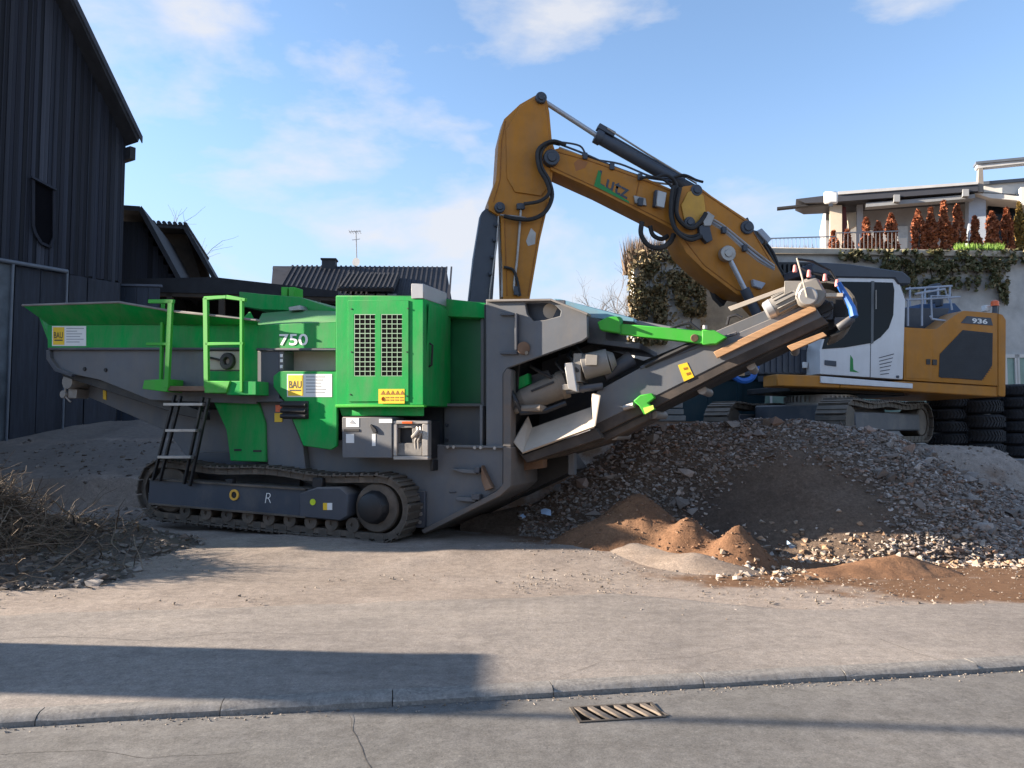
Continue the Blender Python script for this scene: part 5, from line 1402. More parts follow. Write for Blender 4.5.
tp('frame_post', mat('brown_grey_post', (.23, .21, .19), .7), ([(979, 168), (983, 168), (984, 192), (978, 192)], -.2, .1))
tp('upper_wall', WALLW, ([(984, 184), (1060, 177), (1060, 197), (984, 192)], .3, 3))
tp('upper_trim', MATS['grey_pipe'], ([(982, 181.5), (1060, 175), (1060, 178), (982, 184.5)], .2, .4))
tp('white_canopy', WALLW, ([(975, 193), (1000, 194), (1024, 197), (1060, 189), (1060, 193), (1024, 201), (990, 198)], -.1, 1.5))
tp('glass_front', GLASS, (rc(988, 199, 1018, 250), .8, .9))
tp('side_frame', WALLW, (rc(1021, 187, 1026, 205), -.2, .3))
tp('window', mat('pale_pane', (.45, .47, .48), .25), (rc(898, 226, 908, 248), 1.2, 1.28))
# garden chair by the house, seen as pale slivers
tp('porch_panel', WALLW, (rc(899, 238, 907, 250), .9, 1.1))

RF = Frame(at_y(800, 250, 22.6), (1, .06, 0))
railg = thing('terrace_railing', 'thin grey metal railing along the terrace edge', 'railing', RF.M)
RM_ = mat('railing_metal', (.22, .23, .25), .5)
for (xa, xb, yt, yb) in ((768, 836, 238.5, 262), (836, 900, 233, 256)):
    MB().bar(RF.L(xa, yt, 0), RF.L(xb, yt - 2, 0), .03, .03).build('top_rail', RM_, railg)
    for k in range(int((xb - xa) / 4)):
        x = xa + 4 * k
        MB().cyl(RF.L(x, yt - (x - xa) * .03, 0), RF.L(x, yb, 0), .007, seg=5).build('baluster', RM_, railg)

def leaf_cloud(mb, pts, s, rr, up=.3):
    for p in pts:
        n_ = V((rr.gauss(0, 1), rr.gauss(0, 1), rr.gauss(0, 1) + up)).normalized()
        u = n_.orthogonal().normalized(); w_ = n_.cross(u)
        a_ = rr.uniform(0, 6.28); u2 = u * math.cos(a_) + w_ * math.sin(a_); w2 = n_.cross(u2)
        k = s * rr.uniform(.6, 1.4)
        mb.add([p - u2 * k * .5, p + w2 * k * .32, p + u2 * k * .6, p - w2 * k * .32], [[0, 1, 2, 3]], rr.random())
THUJ = mat('dead_thuja_foliage', (.2, .07, .03), .85, rnd_attr=[(.13, .042, .020), (.28, .084, .035), (.42, .15, .063), (.21, .063, .028), (.35, .12, .05)], scale=8)
THUG = mat('yellow_green_thuja', (.2, .15, .03), .85, rnd_attr=[(.08, .06, .015), (.20, .13, .03), (.28, .17, .04), (.12, .10, .02)], scale=8)
TBARK = mat('grey_brown_bark', (.10, .080, .065), .9, var=.3, bump=.004)
ords = ['first', 'second', 'third', 'fourth', 'fifth', 'sixth', 'seventh', 'eighth', 'ninth', 'tenth', 'eleventh', 'twelfth', 'thirteenth']
THS = [(834, 231, 6), (848, 230, 6), (867, 218, 7), (879, 222, 6.5), (892, 214, 8), (919, 210, 8.5), (932, 208, 8), (945, 201, 8), (959, 205, 8), (976, 216, 6), (993, 212, 9), (1008, 208, 7), (1021, 202, 7)]
for i, (px, py, wd) in enumerate(THS):
    yy = 23.5 + .06 * (px - 900) / 33
    b_ = at_y(px, 253, yy); tpp = at_y(px, py, yy); H_ = tpp.z - (TW.o.z + zt + .05); rad = wd * yy / FPX
    lab = ('%s brown dead columnar thuja from the left along the terrace' % ords[i]) if i < 12 else 'yellowish green columnar thuja at the right edge of the terrace'
    t = thing('thuja_tree', lab, 'thuja', Matrix.Translation((b_.x, yy, TW.o.z + zt + .05)), 'columnar thujas along the terrace')
    rr = random.Random(40 + i); pts = []
    while len(pts) < 1900:
        h_ = rr.random(); prof = (1 - max(0, h_ - .35) ** 2 * 2.0) * (.8 + .2 * math.sin(h_ * 13 + i)) * (.65 + .35 * min(1, h_ * 6))
        a_ = rr.uniform(0, 6.28); q = rad * prof * math.sqrt(rr.uniform(.25, 1.1)) * (1 + .25 * noise.noise(V((math.cos(a_) * 1.5, math.sin(a_) * 1.5, h_ * 5 + i))))
        if noise.noise(V((math.cos(a_) * 1.6, math.sin(a_) * 1.6, h_ * 7 + 9 * i))) < -.32: continue
        pts.append(V((q * math.cos(a_), q * math.sin(a_), h_ * (H_ - .05) + .05)))
    mb = MB(); leaf_cloud(mb, pts, .10, rr, .8)
    mb.build('crown', THUG if i == 12 else THUJ, t, smooth=False, attr=True)
    MB().cyl((0, 0, 0), (0, 0, H_ * .8), .045, .015, 7).build('trunk', TBARK, t)

# ivy on the walls
IVY = mat('ivy_leaves', (.06, .07, .03), .6, rnd_attr=[(.035, .042, .016), (.085, .090, .034), (.17, .145, .07), (.25, .20, .11), (.055, .07, .024), (.11, .11, .048)], scale=8)
IVYD = mat('dry_ivy_leaves', (.12, .09, .05), .7, rnd_attr=[(.075, .06, .03), (.17, .13, .06), (.29, .21, .11), (.10, .10, .04), (.22, .15, .075)], scale=8)
GRS = mat('grass_blades', (.10, .20, .02), .7, rnd_attr=[(.07, .16, .015), (.14, .26, .03), (.2, .3, .05)], scale=8)
def ivy(name, label, fr, fn, bbox, n_, s, seed, m, root):
    t = thing(name, label, 'ivy', fr.M); rr = random.Random(seed); pts = []
    x0, y0, x1, y1 = bbox
    k = 0
    while len(pts) < n_ and k < n_ * 12:
        k += 1
        px, py = rr.uniform(x0, x1), rr.uniform(y0, y1)
        dn = fn(px, py)
        if dn <= 0 or rr.random() > dn: continue
        bul = .12 + .28 * (noise.noise(V((px * .09, py * .09, seed))) * .5 + .5)
        pts.append(fr.L(px, py, -rr.uniform(.01, bul)))
    mb = MB(); leaf_cloud(mb, [p + V((0, 0, 0)) for p in pts], s, rr, -.2)
    mb.build('leaves', m, t, smooth=False, attr=True)
    st = MB()
    for (a_, b_) in root:
        q = [fr.L(a_[0] + (b_[0] - a_[0]) * j / 8 + rr.uniform(-1.5, 1.5), a_[1] + (b_[1] - a_[1]) * j / 8, -.03) for j in range(9)]
        st.tube(q, .018, 5, taper=.006)
    st.build('stem', TBARK, t)
    return t
def droop(px, py):
    low = 272 + 26 * (noise.noise(V((px * .055, 1, 0))) + .35) + 14 * noise.noise(V((px * .2, 7, 0)))
    if 903 < px < 962: low += 14
    if 985 < px < 1008: low += 16
    if px < 880: low = 262
    if 1009 < px: low = 264
    return (1.0 if py < low - 8 else .45 if py < low else 0) * (1 if noise.noise(V((px * .12, py * .10, 3))) > -.02 else .04)
ivy('ivy_curtain', 'ivy hanging down over the retaining wall below the thujas', TW, droop, (840, 250, 1040, 345), 6500, .12, 3, IVY, [((900, 254), (905, 300)), ((930, 254), (935, 310)), ((955, 254), (950, 300)), ((998, 254), (1000, 330)), ((975, 254), (977, 285))])
tf = MB(); rr = random.Random(8)
for i in range(900):
    px = rr.uniform(955, 1003); p = TW.L(px, 252, rr.uniform(-.1, .6)); h_ = rr.uniform(.10, .30)
    a_ = rr.uniform(0, 6.28); d_ = V((math.cos(a_), math.sin(a_), 0)) * .02
    tp_ = p + V((rr.gauss(0, .06), rr.gauss(0, .06), h_)); tf.add([p - d_, p + d_, tp_], [[0, 1, 2]], rr.random())
tag(tf.build('grass_tuft', GRS, smooth=False, attr=True, xf=TW.M), 'bright green grass tuft on top of the retaining wall', 'grass', kind='stuff')
DRYG = mat('dry_stalks', (.28, .19, .12), .85, rnd_attr=[(.08, .05, .032), (.16, .11, .072), (.23, .17, .115), (.12, .07, .045)], scale=8)
def stalks(name, label, fr, box, n_, hmin, hmax, seed, m=DRYG, d=(0, 1.5), wdt=.012):
    mb = MB(); rr = random.Random(seed)
    for i in range(n_):
        p = fr.L(rr.uniform(box[0], box[1]), box[2], 0); p.y = rr.uniform(*d); h_ = rr.uniform(hmin, hmax)
        tp_ = p + V((rr.gauss(0, .14), rr.gauss(0, .14), h_)); a_ = rr.uniform(0, 3.14); dd = V((math.cos(a_), math.sin(a_), 0)) * wdt
        mb.add([p - dd, p + dd, tp_], [[0, 1, 2]], rr.random())
    return tag(mb.build(name, m, None, smooth=False, attr=True, xf=fr.M), label, 'dry plants', kind='stuff')
stalks('dry_hedge', 'brown dry hedge stalks behind the terrace railing', RF, (776, 826, 262), 1600, .25, .75, 11, d=(.6, 1.4), wdt=.02)

# ivy covered stub of wall left of the boom
TS = Frame(at_y(665, 300, 24.2), (1, .1, 0))
stub = thing('garden_wall', 'pale garden wall end half covered in dry ivy behind the boom', 'wall', TS.M)
zs = TS.L(665, 262, 0).z
xs0, xs1 = TS.L(634, 300, 0).x, TS.L(700, 300, 0).x
MB().box(xs0, xs1, .0, .5, -5, zs).build('wall_face', CONC, stub)
# the wall goes on to the right behind the boom, rising stone by stone
e0_, e1_ = TS.L(700, 283, 0), TS.L(775, 300, 0)
MB().slab([(xs1, .25, -5), (e1_.x, .25, -5), (e1_.x, .25, TS.L(765, 318, .25).z), (xs1, .25, e0_.z)], (0, .5, 0)).build('wall_wing', mat('sunlit_stone_wall', (.44, .38, .30), .9, dirt=(.22, .21, .19), damt=.5, dscale=2.2, var=.2, bump=.015, bscale=6), stub)  # warm pale tone carries the wall's sunlight in its colour
def stubf(px, py):
    e = noise.noise(V((px * .07, py * .07, 5)))
    if px > 706 or px < 628: return 0
    if 667 < px < 675 and py > 288: return .05
    if px > 674 and py > 316 + 6 * e: return .06
    if px < 634: return .5 if py > 262 else .1
    return (1.0 if e > -.15 else .12) if py > 256 + 9 * e + .25 * abs(px - 662) else .12
ivy('wall_ivy', 'thick brownish green ivy over the garden wall left of the boom', TS, stubf, (626, 250, 708, 345), 5600, .13, 5, IVYD, [((645, 345), (650, 262)), ((660, 345), (662, 262)), ((692, 330), (690, 262))])
stalks('dry_grass', 'dry brown grasses standing above the ivy covered wall', TS, (632, 712, 268), 3200, .3, 1.25, 12, d=(.1, 1.2), wdt=.024)

# bare trees
def bare_tree(name, label, base, height, spread, seed, nlev=5, r0=.12, dens=3):
    t = thing(name, label, 'tree', Matrix.Translation(base), 'bare winter trees'); rr = random.Random(seed)
    tr_, cr_ = MB(), MB()
    def grow(p, d, L_, r, lev):
        path = [p]; q = p.copy(); dd = d.copy()
        for k in range(4):
            dd = (dd + V((rr.gauss(0, .13), rr.gauss(0, .13), rr.gauss(.05, .08)))).normalized(); q = q + dd * L_ / 4; path.append(q.copy())
        (tr_ if lev == 0 else cr_).tube(path, r, 6 if lev < 2 else 3, taper=r * .6)
        if lev >= nlev: return
        for k in range(dens if lev else dens + 2):
            a_ = rr.uniform(.35, 1.0); pt = path[-1] if k == 0 else path[-1].lerp(path[1], a_ * .8)
            ax_ = dd.orthogonal().normalized(); ax_.rotate(Matrix.Rotation(rr.uniform(0, 6.28), 3, dd))
            nd = (dd * rr.uniform(.6, 1) + ax_ * rr.uniform(.35, .8) * spread).normalized()
            grow(pt, nd, L_ * rr.uniform(.55, .78), r * .55, lev + 1)
    grow(V((0, 0, 0)), V((0, 0, 1)), height * .36, r0, 0)
    tr_.build('trunk', TBARK, t); cr_.build('crown', TBARK, t)
    return t
def tree_px(name, label, px, ptop, y, zbase, seed, **kw):
    p = at_y(px, ptop, y); bare_tree(name, label, (p.x, y, zbase), p.z - zbase, 1.0, seed, **kw)
tree_px('bare_tree', 'bare twiggy tree top rising behind the dark sheds', 165, 192, 44, 0, 3, r0=.2)
tree_px('bare_tree', 'small bare tree low between crusher and garden wall', 545, 286, 48, 0, 4, r0=.16)
tree_px('bare_tree', 'pale bare tree left of the ivy covered wall', 618, 250, 31, 0, 6, r0=.16, nlev=6)
tree_px('bare_tree', 'bare tree half hidden by the ivy covered wall', 645, 255, 34, 0, 9, r0=.16)
tree_px('bare_tree', 'thin bare tree just beyond the corrugated shed roof', 212, 262, 46, 0, 14, r0=.14)

# ------------------------------------------------------------------ tyres and slab
TY = mat('old_tyre_rubber', (.014, .016, .021), .7, dirt=(.04, .042, .05), damt=.35, bump=.004, bscale=25)
def tyre_mesh(ro, ri, w):
    mb = MB(); prof = [(ri, .0), (ri + .06, -.0), (ro - .10, -.0), (ro - .03, .03), (ro, .07), (ro, w - .07), (ro - .03, w - .03), (ro - .10, w), (ri + .06, w), (ri, w), (ri - .0, w - .04), (ri + .04, w * .5), (ri, .04)]
    n_, m_ = 30, len(prof); vs, fs = [], []
    for i in range(n_):
        a_ = 2 * math.pi * i / n_
        for (r, z) in prof: vs.append((r * math.cos(a_), r * math.sin(a_), z))
    for i in range(n_):
        j = (i + 1) % n_
        for k in range(m_): fs.append([i * m_ + k, i * m_ + (k + 1) % m_, j * m_ + (k + 1) % m_, j * m_ + k])
    mb.add(vs, fs)
    for i in range(44):                                  # tread lugs
        a_ = 2 * math.pi * i / 44; a2 = a_ + .10
        for (z0_, z1_, sgn) in ((.05, w * .47, 1), (w * .53, w - .05, -1)):
            b0 = a_ if sgn > 0 else a2; b1 = a2 if sgn > 0 else a_
            A = [V((r * math.cos(b0 + da), r * math.sin(b0 + da), z0_)) for r, da in ((ro - .01, 0), (ro + .022, 0), (ro + .022, .075), (ro - .01, .075))]
            Bq = [V((r * math.cos(b1 + da), r * math.sin(b1 + da), z1_)) for r, da in ((ro - .01, 0), (ro + .022, 0), (ro + .022, .075), (ro - .01, .075))]
            mb.loft(A, Bq)
    return mb.build('tyre', TY, mesh_only=True)
tm = [tyre_mesh(.50, .27, .29), tyre_mesh(.52, .28, .34)]
side = ['left', 'middle', 'right', 'rearmost']
lev = ['bottom', 'second', 'third', 'fourth', 'fifth', 'topmost']
for s_, (px, yy, k0) in enumerate(((946, 18.9, 0), (980, 18.7, 1), (1016, 18.9, 0))):
    z = at_y(px, 457, yy).z; nt = 6 if k0 == 0 else 5
    for k in range(nt):
        b_ = at_y(px, 457, yy)
        o = put('tyre', tm[k0]); o.location = (b_.x + rnd.uniform(-.03, .03) + (.03 * k if s_ == 0 else 0), yy + rnd.uniform(-.03, .03), z); o.rotation_euler = (rnd.uniform(-.02, .02), rnd.uniform(-.02, .02), rnd.uniform(0, 6))
        ln = 'topmost' if k == nt - 1 else lev[k]
        tag(o, '%s black tyre of the %s stack behind the rubble pile' % (ln if ln in ('topmost', 'bottom') else ln + ' from bottom', side[s_]), 'tyre', 'stacked tyres')
        z += (.29 if k0 == 0 else .34) + .004
sl_ = at_y(990, 459, 18.2)
tag(MB().box(-2.2, 4, -.1, 2.2, -.8, 0).build('concrete_slab', mat('concrete_grey', (.26, .26, .27), .85, var=.2, bump=.004, dirt=(.16, .15, .14), damt=.4), None, bevel=.02, xf=Matrix.Translation((sl_.x + .3, 18.2, sl_.z))), 'low concrete slab under the tyre stacks', 'slab')

# ------------------------------------------------------------------ rubble, sand and brush
def lerp_tab(tab, x):
    if x <= tab[0][0]: return tab[0][1]
    for (a_, va), (b_, vb) in zip(tab[:-1], tab[1:]):
        if x <= b_: return va + (vb - va) * (x - a_) / (b_ - a_)
    return tab[-1][1]
YF = [(-1, 12), (.3, 11.4), (1.5, 11.0), (2.4, 10.6), (3.2, 10.15), (4.2, 9.75), (5, 9.6), (6, 9.65), (7, 9.95), (8, 10.5), (10, 11.6)]
ZC = [(-1, .3), (.3, .45), (.92, .9), (2.0, 1.59), (3.0, 1.71), (4.0, 1.79), (5.0, 1.71), (5.8, 1.60), (6.4, 1.36), (7.1, .98), (8.1, .58), (9, .28), (11, .1)]
def pile_z(x, y):
    yf, zc, yc = lerp_tab(YF, x), lerp_tab(ZC, x), 12.2
    t = (y - yf) / (yc - yf)
    p = V((x, y, 0))
    nz = .13 * noise.noise(p * .75 + V((4, 0, 0))) + .07 * noise.noise(p * 2.0) + .03 * noise.noise(p * 6)
    if t <= 0: return t * .35 - .05
    if t <= 1: return zc * (t ** lerp_tab([(2.5, 1.15), (3.6, 1.0), (4.6, .78), (5.4, .75), (6.5, 1.0), (8, 1.15)], x)) + nz * min(1, 3 * t, 1) * (1 - .45 * t)
    return zc - (y - yc) * .30 + nz * .55
SOILC = ground_mat('dark_soil', (.095, .069, .053), (.13, .095, .071), (.17, .125, .094), .9, None, fine=60, bumpd=.03)
pm = MB(); nx_, ny_ = 150, 90; vs, fs = [], []
for j in range(ny_ + 1):
    for i in range(nx_ + 1):
        x = -.8 + 12.4 * i / nx_; y = 8.9 + 6.4 * j / ny_
        vs.append((x, y, pile_z(x, y)))
for j in range(ny_):
    for i in range(nx_): q = j * (nx_ + 1) + i; fs.append([q, q + 1, q + nx_ + 2, q + nx_ + 1])
pm.add(vs, fs)
pile = tag(pm.build('rubble_pile', SOILC), 'long heap of crushed grey and brown rubble in front of the excavator', 'rubble pile')
PAL = [(.12, .098, .082), (.23, .20, .178), (.17, .122, .090), (.33, .295, .268), (.20, .168, .145), (.13, .105, .088), (.24, .138, .09), (.42, .385, .355), (.165, .138, .118), (.25, .222, .20)]
RUB = mat('rubble_stone', (.2, .2, .2), .9, rnd_attr=PAL, var=.25, scale=14, bump=.006, bscale=30)
RUBO = mat('rubble_stone_single', (.2, .2, .2), .9, rnd_obj=PAL, var=.25, scale=14, bump=.006, bscale=30)
def soil_zone(x, y):                       # fine soil apron in the middle of the heap carries few stones
    d1 = ((x - 3.7) / 1.75) ** 2 + ((y - 10.4) / 1.25) ** 2
    return max(0, 1 - d1)
rr = random.Random(21); st = MB(); n_ = 0; k = 0
while n_ < 24000 and k < 120000:
    k += 1
    x = rr.uniform(.1, 10.2); y = rr.uniform(9.2, 12.9)
    z = pile_z(x, y)
    if z < -.02: continue
    nn = noise.noise(V((x * .8, y * 1.1, 3)))
    p_ = (.95 + .6 * nn) * (1 - 1.6 * soil_zone(x, y)) + (.25 if x > 5 else 0)
    if rr.random() > p_: continue
    s_ = rr.choice((.012, .016, .02, .025, .03, .035, .042)) * rr.uniform(.8, 1.3) * (1.15 if x > 6 else 1)
    add_stone(st, (x, y, z + s_ * .15), s_, rr); n_ += 1
tag(st.build('crushed_stones', RUB, pile, smooth=False, attr=True), kind='stuff')
sm = [MB().add(*SHAPES[i]).build('stone', RUBO, mesh_only=True, smooth=False) for i in range(14)]
k = 0; cnt = 0
while cnt < 270 and k < 6000:
    k += 1
    x = rr.uniform(.6, 9.6); y = rr.uniform(9.3, 12.5); z = pile_z(x, y)
    if z < 0 or rr.random() < 1.4 * soil_zone(x, y): continue
    if x < 4.5 and y < 11 and rr.random() < .7: continue
    s_ = (.045 + .105 * rr.random() ** 3) * (1.15 if x > 6 else 1)
    m_ = Matrix.Translation((x, y, z + s_ * .25)) @ Matrix.Rotation(rr.uniform(0, 6.28), 4, 'Z') @ Matrix.Rotation(rr.uniform(-.6, .6), 4, 'X') @ Matrix.Diagonal((s_ * rr.uniform(.8, 1.3), s_ * rr.uniform(.8, 1.2), s_ * rr.uniform(.7, 1.1), 1))
    put('stone', rr.choice(sm), pile, m_); cnt += 1

# sand heaps in front
SAND = ground_mat('brown_sand', (.155, .083, .047), (.19, .103, .058), (.225, .128, .074), .9, None, fine=110, bumpd=.02)
def heap(name, label, x0, x1, y0, y1, fn, m, step=.045):
    mb = MB(); nx_, ny_ = int((x1 - x0) / step), int((y1 - y0) / step); vs, fs = [], []
    for j in range(ny_ + 1):
        for i in range(nx_ + 1):
            x = x0 + (x1 - x0) * i / nx_; y = y0 + (y1 - y0) * j / ny_; vs.append((x, y, fn(x, y)))
    for j in range(ny_):
        for i in range(nx_):
            q = j * (nx_ + 1) + i
            if max(vs[q][2], vs[q + 1][2], vs[q + nx_ + 1][2], vs[q + nx_ + 2][2]) > -.03: fs.append([q, q + 1, q + nx_ + 2, q + nx_ + 1])
    mb.add(vs, fs)
    return tag(mb.build(name, m), label, 'sand heap')
def cones(cs, x, y):
    best = -1.0; acc = 0
    for (cx, cy, h_, sx, sy, ang) in cs:
        dx, dy = x - cx, y - cy
        u, w_ = dx * math.cos(ang) + dy * math.sin(ang), -dx * math.sin(ang) + dy * math.cos(ang)
        d_ = math.sqrt((u / sx) ** 2 + (w_ / sy) ** 2 + .004)
        acc += math.exp(15 * (h_ * (1 - d_)))
    return math.log(acc) / 15
p1, p2, p3 = at_y(638, 490, 10.7), at_y(688, 513, 10.1), at_y(737, 521, 9.5)
CS1 = [(p1.x, p1.y, p1.z + .14, 1.2, .95, -.5), (p1.x - .45, p1.y - .15, p1.z * .72, 1.2, .9, -.2), (p2.x, p2.y, p2.z + .10, .72, .8, -.8), (p3.x, p3.y, p3.z + .10, .55, .62, -.5), ((p2.x + p3.x) / 2, (p2.y + p3.y) / 2 - .05, p3.z * .62, .8, .7, -.8)]
def sand1(x, y): 
    z = cones(CS1, x, y); p = V((x, y, 0))
    return z - .10 + (.05 * noise.noise(p * 2.2) + .03 * noise.noise(p * 6) + .018 * noise.noise(p * 15)) * min(1, max(0, z * 4))
heap('sand_heap', 'peaked heap of brown sand in front of the rubble', -.3, 4.3, 8.6, 12.3, sand1, SAND)
PSAND = ground_mat('pale_trampled_sand', (.22, .172, .135), (.27, .218, .178), (.31, .258, .215), .8, None, fine=110, bumpd=.015)
q1, q2 = at_z(588, 549), at_z(694, 566)
CS2 = [(q1.x, q1.y, .24, 1.3, .62, -.45), (q2.x, q2.y, .24, 1.1, .55, -.5), ((q1.x + q2.x) / 2, (q1.y + q2.y) / 2, .25, 1.2, .6, -.5)]
heap('pale_sand_spill', 'pale trampled sand spilling forward from the brown heap', -.3, 3.9, 8.0, 11.4, lambda x, y: cones(CS2, x, y) - .07 + .02 * noise.noise(V((x * 3, y * 3, 0))), PSAND)
p4 = at_y(897, 548, 9.1); p5 = at_y(850, 562, 8.9)
CS3 = [(p4.x, p4.y, p4.z, .75, .5, 0), (p5.x, p5.y, max(.12, p5.z), .8, .4, 0)]
heap('earth_heap', 'small brown earth heap at the foot of the rubble', 2.8, 6.4, 8.1, 10.0, lambda x, y: cones(CS3, x, y) - .05 + .03 * noise.noise(V((x * 3, y * 3, 4))) + .015 * noise.noise(V((x * 9, y * 9, 4))), SAND)
fs_ = MB(); rr = random.Random(31)
for i in range(1500):                       # stones round the foot of the heaps
    x = rr.uniform(2.2, 8.5); y = lerp_tab(YF, x) + rr.gauss(-.05, .22)
    if x < 3.4 and rr.random() < .4: y = 8.9 + rr.gauss(0, .2)
    z = max(0, sand1(x, y) if x < 4.2 and 8.6 < y < 12.2 else 0, cones(CS3, x, y) - .05, pile_z(x, y) if y > 8.95 else 0)
    add_stone(fs_, (x, y, z + .006), rr.choice((.012, .018, .025, .035, .05)) * rr.uniform(.8, 1.2), rr)
tag(fs_.build('scattered_stones', mat('foot_stone', (.3, .25, .2), .9, rnd_attr=[(.30, .24, .18), (.40, .34, .28), (.22, .15, .10), (.34, .21, .12), (.44, .40, .36)], scale=14), None, smooth=False, attr=True), 'loose stones scattered along the foot of the heaps', 'stones', kind='stuff')
cl = MB(); rr = random.Random(55)
for i in range(1500):
    x = rr.uniform(.2, 3.9); y = rr.uniform(8.7, 11.6); z = sand1(x, y)
    if z < .0: continue
    add_stone(cl, (x, y, z + .003), rr.choice((.008, .011, .015, .022, .03)) * rr.uniform(.7, 1.2), rr)
tag(cl.build('sand_clods', mat('sand_clod', (.2, .11, .06), .95, rnd_attr=[(.15, .08, .046), (.21, .115, .066), (.26, .155, .09), (.12, .065, .04)], scale=20), bpy.data.objects['sand_heap'], smooth=False, attr=True), kind='stuff')
# blue white plastic scraps in the hollow
for i, (px, py, sz) in enumerate(((546, 512, .10), (523, 516, .06), (792, 545, .08))):
    p = at_y(px, py, 11.6 if i < 2 else 9.5); rr = random.Random(i)
    mb = MB(); g_ = [[V((sz * (a_ - 1.5) * .5, sz * (b_ - 1.5) * .4, rr.uniform(-.3, .3) * sz)) for a_ in range(4)] for b_ in range(4)]
    mb.add([v for r_ in g_ for v in r_], [[b_ * 4 + a_, b_ * 4 + a_ + 1, b_ * 4 + a_ + 5, b_ * 4 + a_ + 4] for a_ in range(3) for b_ in range(3)])
    o = mb.build('plastic_scrap', mat('pale_blue_plastic', (.35, .48, .66), .4), None); o.location = p; o.rotation_euler = (.7, 0, i)
    tag(o, ['crumpled pale blue plastic scrap in the dark hollow beneath the conveyor', 'small pale plastic scrap left of the larger one under the conveyor', 'white plastic strip lying on dark soil right of the sand'][i], 'scrap', 'plastic scraps')

# brush heap at the left edge
def brush_z(x, y):
    a_ = .95 * math.exp(-(((x + 6.85) / .95) ** 2 + ((y - 9.35) / .85) ** 2) ** 1.1)
    b_ = 1.7 * math.exp(-(((x + 8.9) / 1.3) ** 2 + ((y - 9.2) / 1.0) ** 2))
    c_ = .42 * math.exp(-(((x + 5.7) / 1.3) ** 2 + ((y - 10.6) / 1.0) ** 2)) + .16 * math.exp(-(((x + 5.6) / 1.5) ** 2 + ((y - 8.6) / .7) ** 2))
    c_ += .20 * math.exp(-(((x + 6.9) / 1.5) ** 2 + ((y - 12.8) / .9) ** 2))
    z = max(a_, b_) + c_; p = V((x, y, 0))
    return z - .08 + (.10 * noise.noise(p * 2.3) + .05 * noise.noise(p * 6)) * min(1, z * 3)
BSOIL = ground_mat('brush_soil', (.070, .058, .048), (.11, .092, .078), (.155, .132, .112), .9, None, fine=60, bumpd=.03)
bh = MB(); nx_, ny_ = 110, 90; vs, fs = [], []
for j in range(ny_ + 1):
    for i in range(nx_ + 1): x = -11 + 8 * i / nx_; y = 7.6 + 6.6 * j / ny_; vs.append((x, y, brush_z(x, y)))
for j in range(ny_):
    for i in range(nx_): q = j * (nx_ + 1) + i; fs.append([q, q + 1, q + nx_ + 2, q + nx_ + 1])
bh.add(vs, fs)
brush = tag(bh.build('brush_heap', BSOIL), 'heap of tangled roots, twigs and earth at the left edge', 'brush heap')
TWIG = mat('dead_twigs', (.15, .12, .09), .85, rnd_attr=[(.045, .031, .021), (.10, .070, .047), (.15, .110, .076), (.21, .162, .118), (.07, .047, .031)], scale=10)
br = MB(); rr = random.Random(77)
for i in range(7000):
    x = rr.gauss(-6.7, .85); y = rr.gauss(9.3, .75)
    z = brush_z(x, y)
    if z < .22: 
        if rr.random() < .8: continue
    a_ = rr.uniform(0, 6.28); L_ = rr.uniform(.15, .75); d_ = V((math.cos(a_), math.sin(a_), rr.uniform(-.5, .7))); p = V((x, y, z + rr.uniform(-.05, .06))); path = [p]
    for k in range(4):
        d_ = (d_ + V((rr.gauss(0, .4), rr.gauss(0, .4), rr.gauss(-.12, .35)))).normalized(); p = p + d_ * L_ / 4
        p = V((p.x, p.y, max(p.z, brush_z(p.x, p.y) - .02))); path.append(p)
    br.tube(path, rr.choice((.003, .004, .005, .007, .010, .015)), 4, taper=.003, a=rr.random())
tag(br.build('twigs', TWIG, brush, attr=True), kind='stuff')
db = MB()
for i in range(4200):
    x = rr.uniform(-9, -3.7); y = rr.uniform(7.9, 13.2); z = brush_z(x, y)
    if i % 9 == 0: x = rr.uniform(-11.5, -5.5); y = rr.uniform(12.8, 18.5); z = hgt(x, y)
    if z < -.02: continue
    add_stone(db, (x, y, z + .005), rr.choice((.012, .02, .025, .04, .06)) * rr.uniform(.8, 1.3), rr)
tag(db.build('debris_stones', mat('debris_stone', (.2, .2, .2), .9, rnd_attr=[(.085, .070, .058), (.17, .143, .122), (.12, .093, .073), (.22, .19, .165), (.14, .117, .098)], scale=14), brush, smooth=False, attr=True), kind='stuff')
for i in range(16):
    x = rr.uniform(-6.6, -4.2); y = rr.uniform(8.2, 11.2); s_ = rr.uniform(.05, .11)
    put('stone', rr.choice(sm), brush, Matrix.Translation((x, y, max(brush_z(x, y), 0) + s_ * .2)) @ Matrix.Rotation(rr.uniform(0, 6), 4, 'Z') @ Matrix.Diagonal((s_ * 1.2, s_, s_ * .8, 1)))

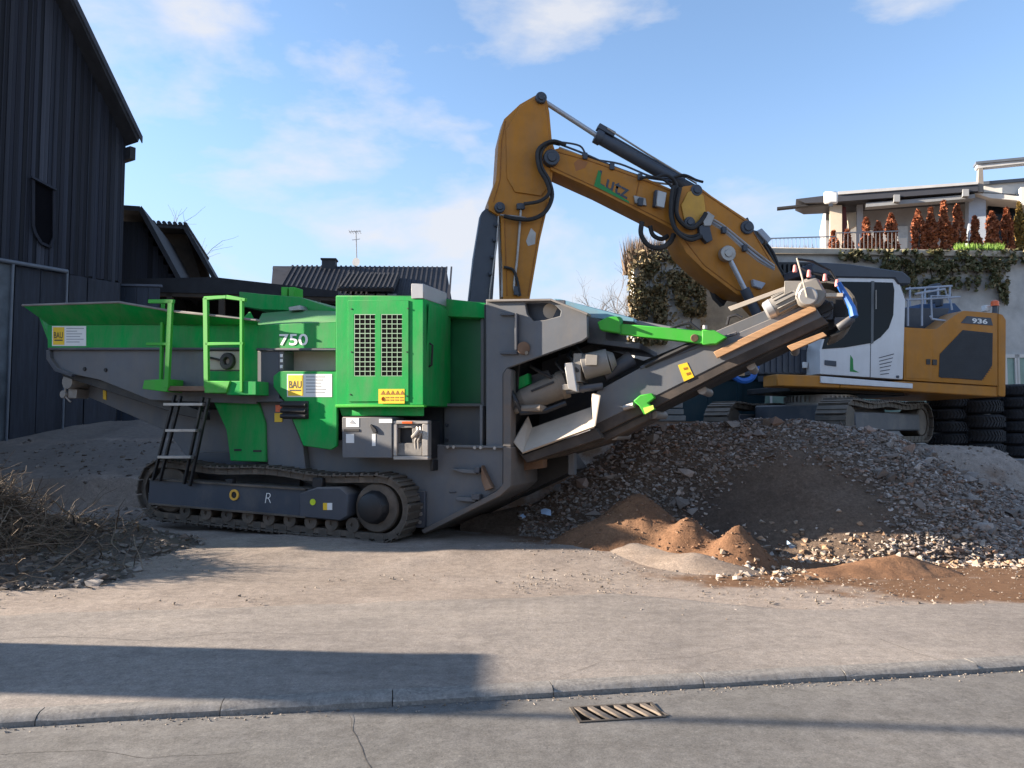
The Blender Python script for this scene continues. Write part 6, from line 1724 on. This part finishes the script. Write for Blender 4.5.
# ------------------------------------------------------------------ behind the garden: skip and slabs
SKP = Frame(at_y(700, 400, 18.6), (1, .05, 0))
skip = thing('steel_skip', 'dark teal steel skip standing behind the conveyor and excavator track', 'skip', SKP.M)
TEAL = mat('teal_steel', (.012, .045, .062), .5, dirt=(.05, .06, .06), damt=.3)
MB().prism(SKP, [(628, 378), (768, 378), (762, 428), (636, 428)], 0, 1.8).build('tub', TEAL, skip, bevel=.02)
MB().bar(SKP.L(626, 378, -.03), SKP.L(770, 378, -.03), .1, .1).build('rim', TEAL, skip, bevel=.01)
for px in (650, 680, 710, 740): MB().rect(SKP, px - 2, 380, px + 2, 426, -.06, 0).build('rib', TEAL, skip)
CSL = mat('grey_slab_concrete', (.20, .19, .175), .9, var=.25, bump=.004)
for i, (x0, x1, y0, y1) in enumerate(((653, 686, 415.5, 421), (655, 684, 409, 414.5), (652, 683, 402.5, 408))):
    SF = Frame(at_y(668, y1, 16.6), (1, .08, 0))
    o = MB().rect(SF, x0, y0, x1, y1, 0, .7).build('concrete_paving_slab', CSL, None, bevel=.012, xf=SF.M)
    tag(o, ['bottom', 'middle', 'topmost'][i] + ' grey concrete slab in the small stack behind the conveyor', 'slab', 'stacked concrete slabs')
base = SF.L(668, 421, 0); bw_ = SF.M @ base
tag(MB().box(-.8, .8, 0, .9, -1.2, 0).build('timber_sleeper', RUST, None, xf=Matrix.Translation((bw_.x, 16.6, bw_.z - .01))), 'rusty brown support block beneath the small slab stack', 'block')

# ------------------------------------------------------------------ the other side of the street, behind the viewer
for i, (x0, x1, h_, c_) in enumerate(((-30, -14, 4.6, (.40, .33, .25)), (-12, 3, 5.2, (.46, .43, .38)), (5, 19, 4.4, (.35, .30, .26)), (21, 38, 5.0, (.42, .36, .28)))):
    t = thing('street_house', ['ochre', 'pale', 'brown', 'sandy'][i] + ' rendered house across the street, behind the viewer', 'house', Matrix.Translation((x0, -17, -.1)), 'houses across the street')
    wm = mat('street_render_%d' % i, c_, .9, var=.1)
    MB().box(0, x1 - x0, -8, 0, 0, h_).build('wall', wm, t)
    MB().slab([(-.4, .5, h_ - .2), (-.4, -4, h_ + 1.8), (-.4, -8.5, h_ - .2)], (x1 - x0 + .8, 0, 0)).build('roof', mat('brown_street_tiles', (.14, .07, .045), .8, var=.2), t)
    for fl_ in range(1):
        for k in range(int((x1 - x0) / 2.6)):
            w_ = MB().box(1 + 2.6 * k, 2.1 + 2.6 * k, 0, .05, 1.0 + 2.7 * fl_, 2.4 + 2.7 * fl_).build('window', GLASS, t)
            MB().box(.9 + 2.6 * k, 2.2 + 2.6 * k, .0, .12, .92 + 2.7 * fl_, 1.0 + 2.7 * fl_).build('sill', WALLW, w_)
